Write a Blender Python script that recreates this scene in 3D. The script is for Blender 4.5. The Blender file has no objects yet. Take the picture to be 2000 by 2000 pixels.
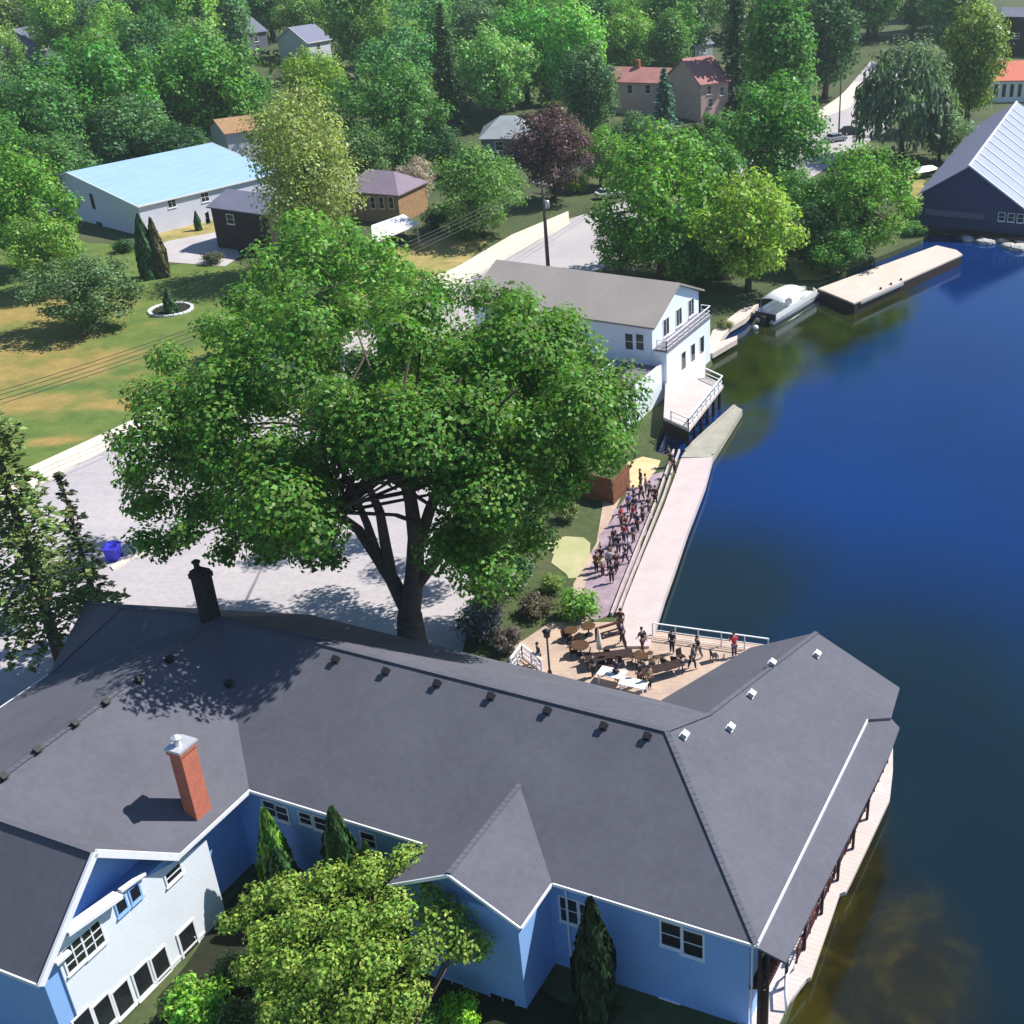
import bpy, bmesh, math, random
import numpy as np
from mathutils import Vector, Matrix
from mathutils.geometry import tessellate_polygon

random.seed(7)
rng = np.random.default_rng(11)
scene = bpy.context.scene
col = scene.collection
R = math.radians

# ------------------------------------------------------------------ camera
CAM_H = 48.0
FPX, PX0, PY0 = 2400.0, 1400.0, 1000.0          # focal length and principal point on a 2000 px frame
PITCH = math.atan(1300.0 / 2400.0)
CP, SP = math.cos(PITCH), math.sin(PITCH)
cd = bpy.data.cameras.new("camera")
cam = bpy.data.objects.new("camera", cd)
col.objects.link(cam)
cam.location = (0, 0, CAM_H)
cam.rotation_euler = (math.pi / 2 - PITCH, 0, 0)
cd.sensor_width = 36.0
cd.lens = 36.0 * FPX / 2000.0
cd.shift_x = (1000.0 - PX0) / 2000.0
cd.clip_start = 0.5
cd.clip_end = 9000
scene.camera = cam


def ray(px, py):
    a, b = (px - PX0) / FPX, (PY0 - py) / FPX
    return Vector((a, CP + b * SP, -SP + b * CP))


def at(px, py, z=0.0):
    """world point at height z that the photograph shows at this pixel"""
    d = ray(px, py)
    t = (z - CAM_H) / d.z
    return Vector((d.x * t, d.y * t, z))


def onplane(px, py, p0, n):
    d = ray(px, py)
    o = Vector((0, 0, CAM_H))
    return o + d * ((p0 - o).dot(n) / d.dot(n))


def depth(p):
    return p.y * CP - (p.z - CAM_H) * SP


# ------------------------------------------------------------------ materials
def newmat(name):
    m = bpy.data.materials.new(name)
    m.use_nodes = True
    nt = m.node_tree
    b = nt.nodes["Principled BSDF"]
    return m, nt, b


def N(nt, typ, **kw):
    n = nt.nodes.new(typ)
    for k, v in kw.items():
        setattr(n, k, v)
    return n


def coords(nt, which="Object"):
    return N(nt, "ShaderNodeTexCoord").outputs[which]


def noise(nt, scale, detail=4, rough=0.55, vec=None, dist=0.0):
    n = N(nt, "ShaderNodeTexNoise")
    n.inputs["Scale"].default_value = scale
    n.inputs["Detail"].default_value = detail
    n.inputs["Roughness"].default_value = rough
    n.inputs["Distortion"].default_value = dist
    nt.links.new(vec if vec is not None else pos(nt), n.inputs["Vector"])
    return n.outputs["Fac"]


def pos(nt):
    return N(nt, "ShaderNodeNewGeometry").outputs["Position"]


def ramp(nt, fac, stops):
    r = N(nt, "ShaderNodeValToRGB")
    e = r.color_ramp.elements
    while len(e) < len(stops):
        e.new(0.5)
    for el, (p, c) in zip(e, stops):
        el.position = p
        el.color = (c[0], c[1], c[2], 1) if not isinstance(c, (int, float)) else (c, c, c, 1)
    nt.links.new(fac, r.inputs[0])
    return r.outputs[0]


def mix(nt, fac, a, b, mode="MIX"):
    m = N(nt, "ShaderNodeMix", data_type="RGBA", blend_type=mode)
    for sock, v in ((m.inputs[0], fac), (m.inputs[6], a), (m.inputs[7], b)):
        if hasattr(v, "is_linked"):
            nt.links.new(v, sock)
        elif isinstance(v, (int, float)):
            sock.default_value = v
        else:
            sock.default_value = (v[0], v[1], v[2], 1)
    return m.outputs[2]


def mth(nt, op, a, b=0.0, clamp=False):
    m = N(nt, "ShaderNodeMath", operation=op, use_clamp=clamp)
    for sock, v in ((m.inputs[0], a), (m.inputs[1], b)):
        if hasattr(v, "is_linked"):
            nt.links.new(v, sock)
        else:
            sock.default_value = v
    return m.outputs[0]


def blob(nt, centre, radius, stretch=(1, 1), rot=0.0):
    """soft mask around a place on the ground"""
    mp = N(nt, "ShaderNodeMapping", vector_type="TEXTURE")
    mp.inputs["Location"].default_value = (centre[0], centre[1], 0)
    mp.inputs["Rotation"].default_value = (0, 0, rot)
    mp.inputs["Scale"].default_value = (radius * stretch[0], radius * stretch[1], 1000)
    nt.links.new(pos(nt), mp.inputs["Vector"])
    ln = N(nt, "ShaderNodeVectorMath", operation="LENGTH")
    nt.links.new(mp.outputs[0], ln.inputs[0])
    return mth(nt, "SUBTRACT", 1.0, ln.outputs["Value"], True)


def bump(nt, b, h, strength, dist=0.05):
    n = N(nt, "ShaderNodeBump")
    n.inputs["Strength"].default_value = strength
    n.inputs["Distance"].default_value = dist
    nt.links.new(h, n.inputs["Height"])
    nt.links.new(n.outputs[0], b.inputs["Normal"])


def plain(name, c, rough=0.6, var=0.18, scale=0.8, metal=0.0, fine=0.0, spec=0.3):
    """paint, wood, stone: a colour with blotches of wear at two sizes"""
    m, nt, b = newmat(name)
    f1 = noise(nt, scale, 5)
    f2 = noise(nt, scale * 9, 3)
    lo = [x * (1 - var) for x in c]
    hi = [min(1, x * (1 + var)) for x in c]
    k = ramp(nt, f1, [(0.3, lo), (0.7, hi)])
    k = mix(nt, 0.25 + fine, k, ramp(nt, f2, [(0.3, lo), (0.7, hi)]))
    nt.links.new(k, b.inputs["Base Color"])
    b.inputs["Roughness"].default_value = rough
    b.inputs["Metallic"].default_value = metal
    b.inputs["Specular IOR Level"].default_value = spec
    return m


def lines(nt, axis, period, width=0.12):
    """thin joints every `period` metres along an axis ('z', or a direction)"""
    if axis == "z":
        s = N(nt, "ShaderNodeSeparateXYZ")
        nt.links.new(pos(nt), s.inputs[0])
        v = s.outputs[2]
    else:
        d = N(nt, "ShaderNodeVectorMath", operation="DOT_PRODUCT")
        d.inputs[1].default_value = axis
        nt.links.new(pos(nt), d.inputs[0])
        v = d.outputs["Value"]
    f = mth(nt, "FRACT", mth(nt, "DIVIDE", v, period))
    return mth(nt, "LESS_THAN", f, width)


def lined(name, c, axis, period, dark=0.75, rough=0.6, var=0.12, scale=0.5, width=0.12, spec=0.3, board_var=0.0):
    """boards, siding, shingle courses, seamed metal"""
    m, nt, b = newmat(name)
    f1 = noise(nt, scale, 6, 0.6)
    lo = [x * (1 - var) for x in c]
    hi = [min(1, x * (1 + var)) for x in c]
    k = ramp(nt, f1, [(0.3, lo), (0.7, hi)])
    f2 = noise(nt, scale * 12, 3)
    k = mix(nt, 0.3, k, ramp(nt, f2, [(0.3, [x * .85 for x in lo]), (0.7, hi)]))
    ln = lines(nt, axis, period, width)
    k = mix(nt, ln, k, mix(nt, 1.0, k, (dark, dark, dark), "MULTIPLY"))
    nt.links.new(k, b.inputs["Base Color"])
    b.inputs["Roughness"].default_value = rough
    b.inputs["Specular IOR Level"].default_value = spec
    return m


def foliage(name, trans=0.4):
    """leaves: the colour comes from the object, each leaf a little off it"""
    m, nt, b = newmat(name)
    oi = N(nt, "ShaderNodeObjectInfo")
    ge = N(nt, "ShaderNodeNewGeometry")
    hsv = N(nt, "ShaderNodeHueSaturation")
    nt.links.new(oi.outputs["Color"], hsv.inputs["Color"])
    rnd = ge.outputs["Random Per Island"]
    nt.links.new(mth(nt, "ADD", mth(nt, "MULTIPLY", rnd, 0.07), 0.468), hsv.inputs["Hue"])
    big = noise(nt, 0.35, 2)
    val = mth(nt, "ADD", mth(nt, "MULTIPLY", mth(nt, "FRACT", mth(nt, "MULTIPLY", rnd, 7.31)), 1.15), 0.4)
    val = mth(nt, "MULTIPLY", val, mth(nt, "ADD", mth(nt, "MULTIPLY", big, 0.9), 0.62))
    nt.links.new(val, hsv.inputs["Value"])
    nt.links.new(hsv.outputs[0], b.inputs["Base Color"])
    b.inputs["Roughness"].default_value = 0.5
    b.inputs["Specular IOR Level"].default_value = 0.35
    tr = N(nt, "ShaderNodeBsdfTranslucent")
    tc = mix(nt, 1.0, hsv.outputs[0], (1.25, 1.35, 0.5), "MULTIPLY")
    nt.links.new(tc, tr.inputs["Color"])
    ms = N(nt, "ShaderNodeMixShader")
    ms.inputs[0].default_value = trans
    nt.links.new(b.outputs[0], ms.inputs[1])
    nt.links.new(tr.outputs[0], ms.inputs[2])
    nt.links.new(ms.outputs[0], nt.nodes["Material Output"].inputs[0])
    return m


def objcolour(name, rough=0.8):
    """cloth, paint: colour taken from the object itself"""
    m, nt, b = newmat(name)
    oi = N(nt, "ShaderNodeObjectInfo")
    k = mix(nt, noise(nt, 9, 3), oi.outputs["Color"], mix(nt, 1.0, oi.outputs["Color"], (.7, .7, .7), "MULTIPLY"))
    nt.links.new(k, b.inputs["Base Color"])
    b.inputs["Roughness"].default_value = rough
    return m


M = {}
INN_ANG = R(-21.5)
U = Vector((math.cos(INN_ANG), math.sin(INN_ANG), 0))
V = Vector((-U.y, U.x, 0))
M["shingle"] = lined("roof_shingle", (0.122, 0.125, 0.155), "z", 0.085, 0.93, 0.9, 0.16, 0.22, 0.3, 0.2)
M["shingle_dark"] = lined("roof_shingle_weathered", (0.115, 0.095, 0.125), "z", 0.1, 0.85, 0.9, 0.25, 0.6, 0.3, 0.2)
M["siding"] = lined("shade_blue_siding", (0.27, 0.49, 0.90), "z", 0.22, 0.9, 0.55, 0.06, 0.6, 0.15)  # white siding on the shaded walls, the blue of the shade painted in
M["siding_white"] = lined("white_siding", (0.80, 0.87, 0.95), "z", 0.22, 0.95, 0.55, 0.05, 0.6, 0.15)
M["white"] = plain("white_paint", (0.82, 0.84, 0.88), 0.45, 0.06, 1.5)
M["cream"] = plain("cream_paint", (0.75, 0.68, 0.55), 0.6, 0.1, 1.5)
M["glass"] = plain("window_glass", (0.018, 0.022, 0.028), 0.12, 0.3, 1.2, 0, 0, 0.6)
M["brick"] = None
M["dark_brick"] = plain("soot_dark_brick", (0.035, 0.028, 0.03), 0.85, 0.35, 2.5)
M["metal"] = plain("galvanised_metal", (0.62, 0.64, 0.68), 0.4, 0.15, 3, 0.4)
M["black_metal"] = plain("black_metal", (0.02, 0.02, 0.025), 0.5, 0.3, 3)
M["dark_wood"] = plain("dark_stained_wood", (0.035, 0.02, 0.018), 0.7, 0.35, 3)
M["maroon"] = plain("maroon_wood", (0.09, 0.02, 0.022), 0.6, 0.3, 3)
M["brown_wood"] = plain("brown_fence_wood", (0.20, 0.085, 0.045), 0.75, 0.3, 2)
M["table_wood"] = plain("brown_table_wood", (0.09, 0.045, 0.02), 0.55, 0.3, 3)
M["concrete"] = plain("concrete", (0.47, 0.44, 0.45), 0.85, 0.12, 0.25)
M["sidewalk"] = lined("sidewalk_concrete", (0.72, 0.66, 0.55), (0.905, 0.425, 0), 1.6, 0.8, 0.85, 0.08, 0.4, 0.04)
M["boardwalk"] = lined("boardwalk_planks", (0.60, 0.505, 0.50), (0.30, 0.95, 0), 0.32, 0.8, 0.7, 0.10, 0.7, 0.14)
M["deck"] = lined("pale_deck_planks", (0.60, 0.53, 0.50), (0.38, 0.92, 0), 0.3, 0.8, 0.7, 0.12, 0.7, 0.12)
M["grey_planks"] = lined("weathered_grey_planks", (0.40, 0.39, 0.33), (0.5, 0.86, 0), 0.3, 0.6, 0.8, 0.2, 0.8, 0.18)
M["dock_planks"] = lined("pale_dock_planks", (0.66, 0.56, 0.50), (0.62, 0.78, 0), 0.4, 0.75, 0.75, 0.12, 0.5, 0.12)
M["timber"] = plain("timber_edge", (0.52, 0.44, 0.43), 0.8, 0.2, 1.5)
M["pavers"] = None
M["tan_roof"] = plain("flat_grey_tan_roof", (0.31, 0.285, 0.265), 0.85, 0.12, 0.25)
M["grey_flat"] = plain("grey_flat_roof", (0.17, 0.155, 0.18), 0.85, 0.2, 0.4)
M["blue_roof"] = lined("pale_blue_metal_roof", (0.34, 0.52, 0.76), (0.45, -0.2, 0.0), 0.9, 0.88, 0.4, 0.05, 0.3, 0.1)
M["barn_wall"] = lined("lavender_white_siding", (0.66, 0.69, 0.84), "z", 0.3, 0.86, 0.6, 0.06, 0.4, 0.12)
M["barn_gable"] = plain("blue_painted_gable", (0.22, 0.40, 0.78), 0.55, 0.08, 0.6)
M["red_roof"] = plain("faded_red_shingle", (0.40, 0.185, 0.175), 0.85, 0.2, 0.5)
M["bright_red_roof"] = lined("orange_red_metal_roof", (0.72, 0.16, 0.10), (1, 0.2, 0), 0.8, 0.85, 0.5, 0.1, 0.3, 0.1)
M["pink_wall"] = plain("pinkish_stucco", (0.66, 0.43, 0.42), 0.8, 0.12, 0.8)
M["grey_roof"] = plain("pale_grey_shingle", (0.27, 0.31, 0.33), 0.85, 0.15, 0.5)
M["slate_roof"] = plain("slate_grey_shingle", (0.16, 0.17, 0.24), 0.85, 0.15, 0.5)
M["purple_roof"] = plain("purple_brown_shingle", (0.23, 0.185, 0.24), 0.85, 0.15, 0.5)
M["brown_wall"] = lined("dark_brown_boards", (0.055, 0.04, 0.05), (0.9, -0.4, 0), 0.4, 0.7, 0.8, 0.2, 0.8, 0.15)
M["tan_brick"] = plain("tan_orange_brick", (0.36, 0.22, 0.12), 0.85, 0.25, 2)
M["navy_wall"] = lined("navy_boards", (0.045, 0.06, 0.16), "z", 0.3, 0.7, 0.6, 0.15, 0.5, 0.15)
M["lavender_roof"] = lined("lavender_grey_metal_roof", (0.21, 0.22, 0.33), (0.4, 0.9, 0), 0.6, 0.9, 0.5, 0.06, 0.3, 0.12)
M["silver_roof"] = lined("silver_blue_metal_roof", (0.36, 0.40, 0.52), (0.75, -0.6, 0.0), 0.35, 0.9, 0.4, 0.08, 0.3, 0.12)
M["rubber"] = plain("black_rubber", (0.015, 0.015, 0.017), 0.8, 0.2, 3)
M["bark"] = plain("bark", (0.085, 0.065, 0.055), 0.9, 0.35, 2.5)
M["pole_wood"] = plain("utility_pole_wood", (0.10, 0.075, 0.07), 0.85, 0.25, 3)
M["leaf"] = foliage("broad_leaves")
M["needle"] = foliage("conifer_needles", 0.12)
M["cloth"] = objcolour("cloth")
M["paint"] = objcolour("car_paint", 0.3)
M["skin"] = plain("skin", (0.50, 0.30, 0.22), 0.6, 0.08, 6)
M["hair"] = plain("hair", (0.03, 0.02, 0.015), 0.7, 0.2, 8)
M["rock"] = plain("pale_rock", (0.50, 0.48, 0.46), 0.85, 0.25, 1.2)
M["blue_plastic"] = plain("blue_plastic", (0.06, 0.05, 0.62), 0.4, 0.1, 2)
M["vinyl"] = plain("white_vinyl", (0.82, 0.83, 0.84), 0.4, 0.04, 3)
M["aluminium"] = plain("aluminium", (0.6, 0.6, 0.62), 0.35, 0.12, 3, 0.5)
M["soil"] = plain("dark_soil", (0.022, 0.026, 0.014), 0.95, 0.3, 3)


def brick_mat():
    m, nt, b = newmat("red_brick")
    br = N(nt, "ShaderNodeTexBrick")
    br.inputs["Color1"].default_value = (0.74, 0.20, 0.11, 1)
    br.inputs["Color2"].default_value = (0.60, 0.15, 0.085, 1)
    br.inputs["Mortar"].default_value = (0.40, 0.24, 0.19, 1)
    br.inputs["Scale"].default_value = 1.0
    br.inputs["Brick Width"].default_value = 0.24
    br.inputs["Row Height"].default_value = 0.085
    br.inputs["Mortar Size"].default_value = 0.008
    s = N(nt, "ShaderNodeSeparateXYZ")
    nt.links.new(pos(nt), s.inputs[0])
    c = N(nt, "ShaderNodeCombineXYZ")
    nt.links.new(mth(nt, "ADD", s.outputs[0], s.outputs[1]), c.inputs[0])
    nt.links.new(s.outputs[2], c.inputs[1])
    nt.links.new(c.outputs[0], br.inputs["Vector"])
    k = mix(nt, noise(nt, 2.5, 4), br.outputs[0], mix(nt, 1.0, br.outputs[0], (.7, .7, .7), "MULTIPLY"))
    nt.links.new(k, b.inputs["Base Color"])
    b.inputs["Roughness"].default_value = 0.85
    return m


M["brick"] = brick_mat()


def ground_mats():
    # woodland floor, everywhere under the trees
    m, nt, b = newmat("woodland_floor")
    k = ramp(nt, noise(nt, 0.12, 6, 0.65), [(0.3, (0.03, 0.045, 0.018)), (0.5, (0.055, 0.085, 0.025)), (0.7, (0.10, 0.10, 0.045))])
    k = mix(nt, 0.35, k, ramp(nt, noise(nt, 1.7, 4), [(0.3, (0.025, 0.04, 0.015)), (0.7, (0.12, 0.15, 0.05))]))
    nt.links.new(k, b.inputs["Base Color"])
    b.inputs["Roughness"].default_value = 0.95
    M["ground"] = m
    # lawn: green, with dry yellow patches
    m, nt, b = newmat("lawn_grass")
    green = ramp(nt, noise(nt, 0.35, 6, 0.65), [(0.25, (0.075, 0.125, 0.025)), (0.5, (0.125, 0.19, 0.035)), (0.75, (0.19, 0.23, 0.05))])
    dry = ramp(nt, noise(nt, 0.5, 6, 0.6), [(0.3, (0.29, 0.215, 0.06)), (0.7, (0.46, 0.30, 0.10))])
    mask = None
    for px, py, rad, st in ((40, 615, 17, (1.5, .7)), (90, 720, 15, (1.6, .75)), (60, 790, 9, (1.5, .7)), (230, 790, 6, (2.2, .5)),
                            (-60, 680, 18, (1.5, 1)), (105, 860, 6, (2.2, .35)), (300, 760, 5, (1, 1)), (370, 440, 9, (2, .6))):
        p = at(px, py)
        mk = blob(nt, p, rad, st, R(10))
        mask = mk if mask is None else mth(nt, "MAXIMUM", mask, mk)
    mask = mth(nt, "ADD", mask, mth(nt, "MULTIPLY", mth(nt, "SUBTRACT", noise(nt, 0.22, 6, 0.6), 0.6), 1.7))
    mask = ramp(nt, mask, [(0.22, 0.0), (0.7, 0.9)])
    gr = mix(nt, mask, green, dry)
    gr = mix(nt, ramp(nt, noise(nt, 3.5, 6, 0.75), [(0.35, 0.0), (0.7, 0.55)]), gr, mix(nt, 1.0, gr, (0.45, 0.55, 0.4), "MULTIPLY"))
    nt.links.new(gr, b.inputs["Base Color"])
    b.inputs["Roughness"].default_value = 0.95
    bump(nt, b, noise(nt, 6, 3), 0.5, 0.08)
    M["lawn"] = m
    m, nt, b = newmat("dry_grass")
    k = ramp(nt, noise(nt, 0.4, 6, 0.65), [(0.3, (0.16, 0.18, 0.05)), (0.55, (0.36, 0.29, 0.10)), (0.75, (0.48, 0.36, 0.16))])
    nt.links.new(k, b.inputs["Base Color"])
    b.inputs["Roughness"].default_value = 0.95
    M["dry"] = m
    # pavement with darker stains, cracks and patches
    m, nt, b = newmat("pale_pavement")
    k = ramp(nt, noise(nt, 0.09, 7, 0.6), [(0.3, (0.37, 0.345, 0.37)), (0.55, (0.46, 0.43, 0.45)), (0.75, (0.53, 0.49, 0.48))])
    k = mix(nt, 0.35, k, ramp(nt, noise(nt, 2.2, 5, 0.7), [(0.35, (0.33, 0.31, 0.33)), (0.65, (0.54, 0.51, 0.51))]))
    mpv = N(nt, "ShaderNodeMapping")
    mpv.inputs["Rotation"].default_value = (0, 0, R(-27))
    mpv.inputs["Scale"].default_value = (0.05, 0.9, 1)
    nt.links.new(pos(nt), mpv.inputs["Vector"])
    k = mix(nt, ramp(nt, noise(nt, 1.0, 5, 0.65, mpv.outputs[0]), [(0.5, 0.0), (0.72, 0.22)]), k, (0.25, 0.235, 0.245))
    k = mix(nt, ramp(nt, noise(nt, 0.45, 3, 0.5), [(0.66, 0.0), (0.72, 0.35)]), k, (0.22, 0.21, 0.215))
    nt.links.new(k, b.inputs["Base Color"])
    b.inputs["Roughness"].default_value = 0.9
    M["pavement"] = m
    # peach patio pavers
    m, nt, b = newmat("peach_pavers")
    br = N(nt, "ShaderNodeTexBrick")
    br.inputs["Color1"].default_value = (0.60, 0.44, 0.33, 1)
    br.inputs["Color2"].default_value = (0.52, 0.38, 0.30, 1)
    br.inputs["Mortar"].default_value = (0.38, 0.29, 0.24, 1)
    br.inputs["Scale"].default_value = 1.0
    br.inputs["Brick Width"].default_value = 0.6
    br.inputs["Row Height"].default_value = 0.4
    br.inputs["Mortar Size"].default_value = 0.02
    nt.links.new(pos(nt), br.inputs["Vector"])
    k = mix(nt, 0.5, br.outputs[0], ramp(nt, noise(nt, 0.6, 6), [(0.3, (0.28, 0.22, 0.20)), (0.65, (0.56, 0.43, 0.33))]))
    nt.links.new(k, b.inputs["Base Color"])
    b.inputs["Roughness"].default_value = 0.85
    M["pavers"] = m
    m, nt, b = newmat("lilac_pavers")
    k = ramp(nt, noise(nt, 0.9, 6, .65), [(0.3, (0.22, 0.155, 0.22)), (0.7, (0.44, 0.34, 0.38))])
    nt.links.new(k, b.inputs["Base Color"])
    b.inputs["Roughness"].default_value = 0.85
    M["lilac"] = m
    m, nt, b = newmat("pale_dry_lawn")
    k = ramp(nt, noise(nt, 0.5, 5, .6), [(0.3, (0.36, 0.38, 0.17)), (0.7, (0.52, 0.48, 0.28))])
    nt.links.new(k, b.inputs["Base Color"])
    b.inputs["Roughness"].default_value = 0.9
    M["pale_lawn"] = m
    m, nt, b = newmat("yellow_sand")
    k = ramp(nt, noise(nt, 0.8, 5, .6), [(0.3, (0.62, 0.45, 0.22)), (0.7, (0.72, 0.58, 0.34))])
    nt.links.new(k, b.inputs["Base Color"])
    b.inputs["Roughness"].default_value = 0.95
    M["sand"] = m
    # the lake: deep blue, weed and stones showing through where it is shallow
    m, nt, b = newmat("lake_water")
    deep = ramp(nt, noise(nt, 0.03, 4), [(0.3, (0.0008, 0.018, 0.095)), (0.7, (0.001, 0.027, 0.145))])
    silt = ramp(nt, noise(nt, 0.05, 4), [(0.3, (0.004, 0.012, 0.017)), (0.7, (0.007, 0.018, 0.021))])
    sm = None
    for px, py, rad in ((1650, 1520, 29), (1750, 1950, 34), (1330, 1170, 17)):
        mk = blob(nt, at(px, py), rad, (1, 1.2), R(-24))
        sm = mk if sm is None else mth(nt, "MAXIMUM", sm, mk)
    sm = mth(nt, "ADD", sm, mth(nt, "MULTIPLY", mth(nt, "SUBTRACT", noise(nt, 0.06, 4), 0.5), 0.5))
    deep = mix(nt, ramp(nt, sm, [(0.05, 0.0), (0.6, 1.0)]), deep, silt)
    weeds = ramp(nt, noise(nt, 0.26, 5, 0.6, dist=0.5), [(0.35, (0.010, 0.011, 0.005)), (0.5, (0.021, 0.019, 0.005)), (0.62, (0.044, 0.038, 0.005)), (0.8, (0.022, 0.020, 0.008))])
    mask = None
    for px, py, rad, st in ((1640, 1960, 10, (.8, 1.2)), (1630, 1760, 6, (.6, 1.7)), (1720, 1930, 6, (1, 1.3)), (1560, 2040, 12, (1, 1))):
        p = at(px, py)
        mk = blob(nt, p, rad, st, R(-24))
        mask = mk if mask is None else mth(nt, "MAXIMUM", mask, mk)
    mask = mth(nt, "MULTIPLY", mask, mth(nt, "ADD", mth(nt, "MULTIPLY", noise(nt, 0.18, 5, .6), 1.8), 0.35))
    mask = ramp(nt, mask, [(0.10, 0.0), (0.62, 1.0)])
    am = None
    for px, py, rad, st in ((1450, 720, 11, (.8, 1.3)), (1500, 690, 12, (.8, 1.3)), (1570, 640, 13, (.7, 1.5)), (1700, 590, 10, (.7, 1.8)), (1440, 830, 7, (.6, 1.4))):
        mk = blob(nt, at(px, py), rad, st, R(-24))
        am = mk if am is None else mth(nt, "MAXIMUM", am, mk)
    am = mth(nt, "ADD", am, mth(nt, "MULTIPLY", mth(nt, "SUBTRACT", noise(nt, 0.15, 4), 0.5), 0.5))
    tree_reflection = ramp(nt, noise(nt, 0.2, 4), [(0.3, (0.010, 0.016, 0.006)), (0.6, (0.022, 0.030, 0.005)), (0.75, (0.016, 0.016, 0.008))])  # olive-green of the trees' reflections along the bank, painted into the water colour
    deep = mix(nt, ramp(nt, am, [(0.12, 0.0), (0.5, 1.0)]), deep, tree_reflection)
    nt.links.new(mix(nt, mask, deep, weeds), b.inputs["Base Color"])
    b.inputs["Roughness"].default_value = 0.06
    b.inputs["IOR"].default_value = 1.5
    b.inputs["Specular IOR Level"].default_value = 0.6
    b.inputs["Specular Tint"].default_value = (0.25, 0.72, 1.0, 1)
    mp = N(nt, "ShaderNodeMapping")
    mp.inputs["Scale"].default_value = (0.8, 1.6, 1)
    nt.links.new(pos(nt), mp.inputs["Vector"])
    bump(nt, b, noise(nt, 1.6, 5, 0.6, mp.outputs[0]), 0.16, 0.06)
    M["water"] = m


ground_mats()


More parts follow.
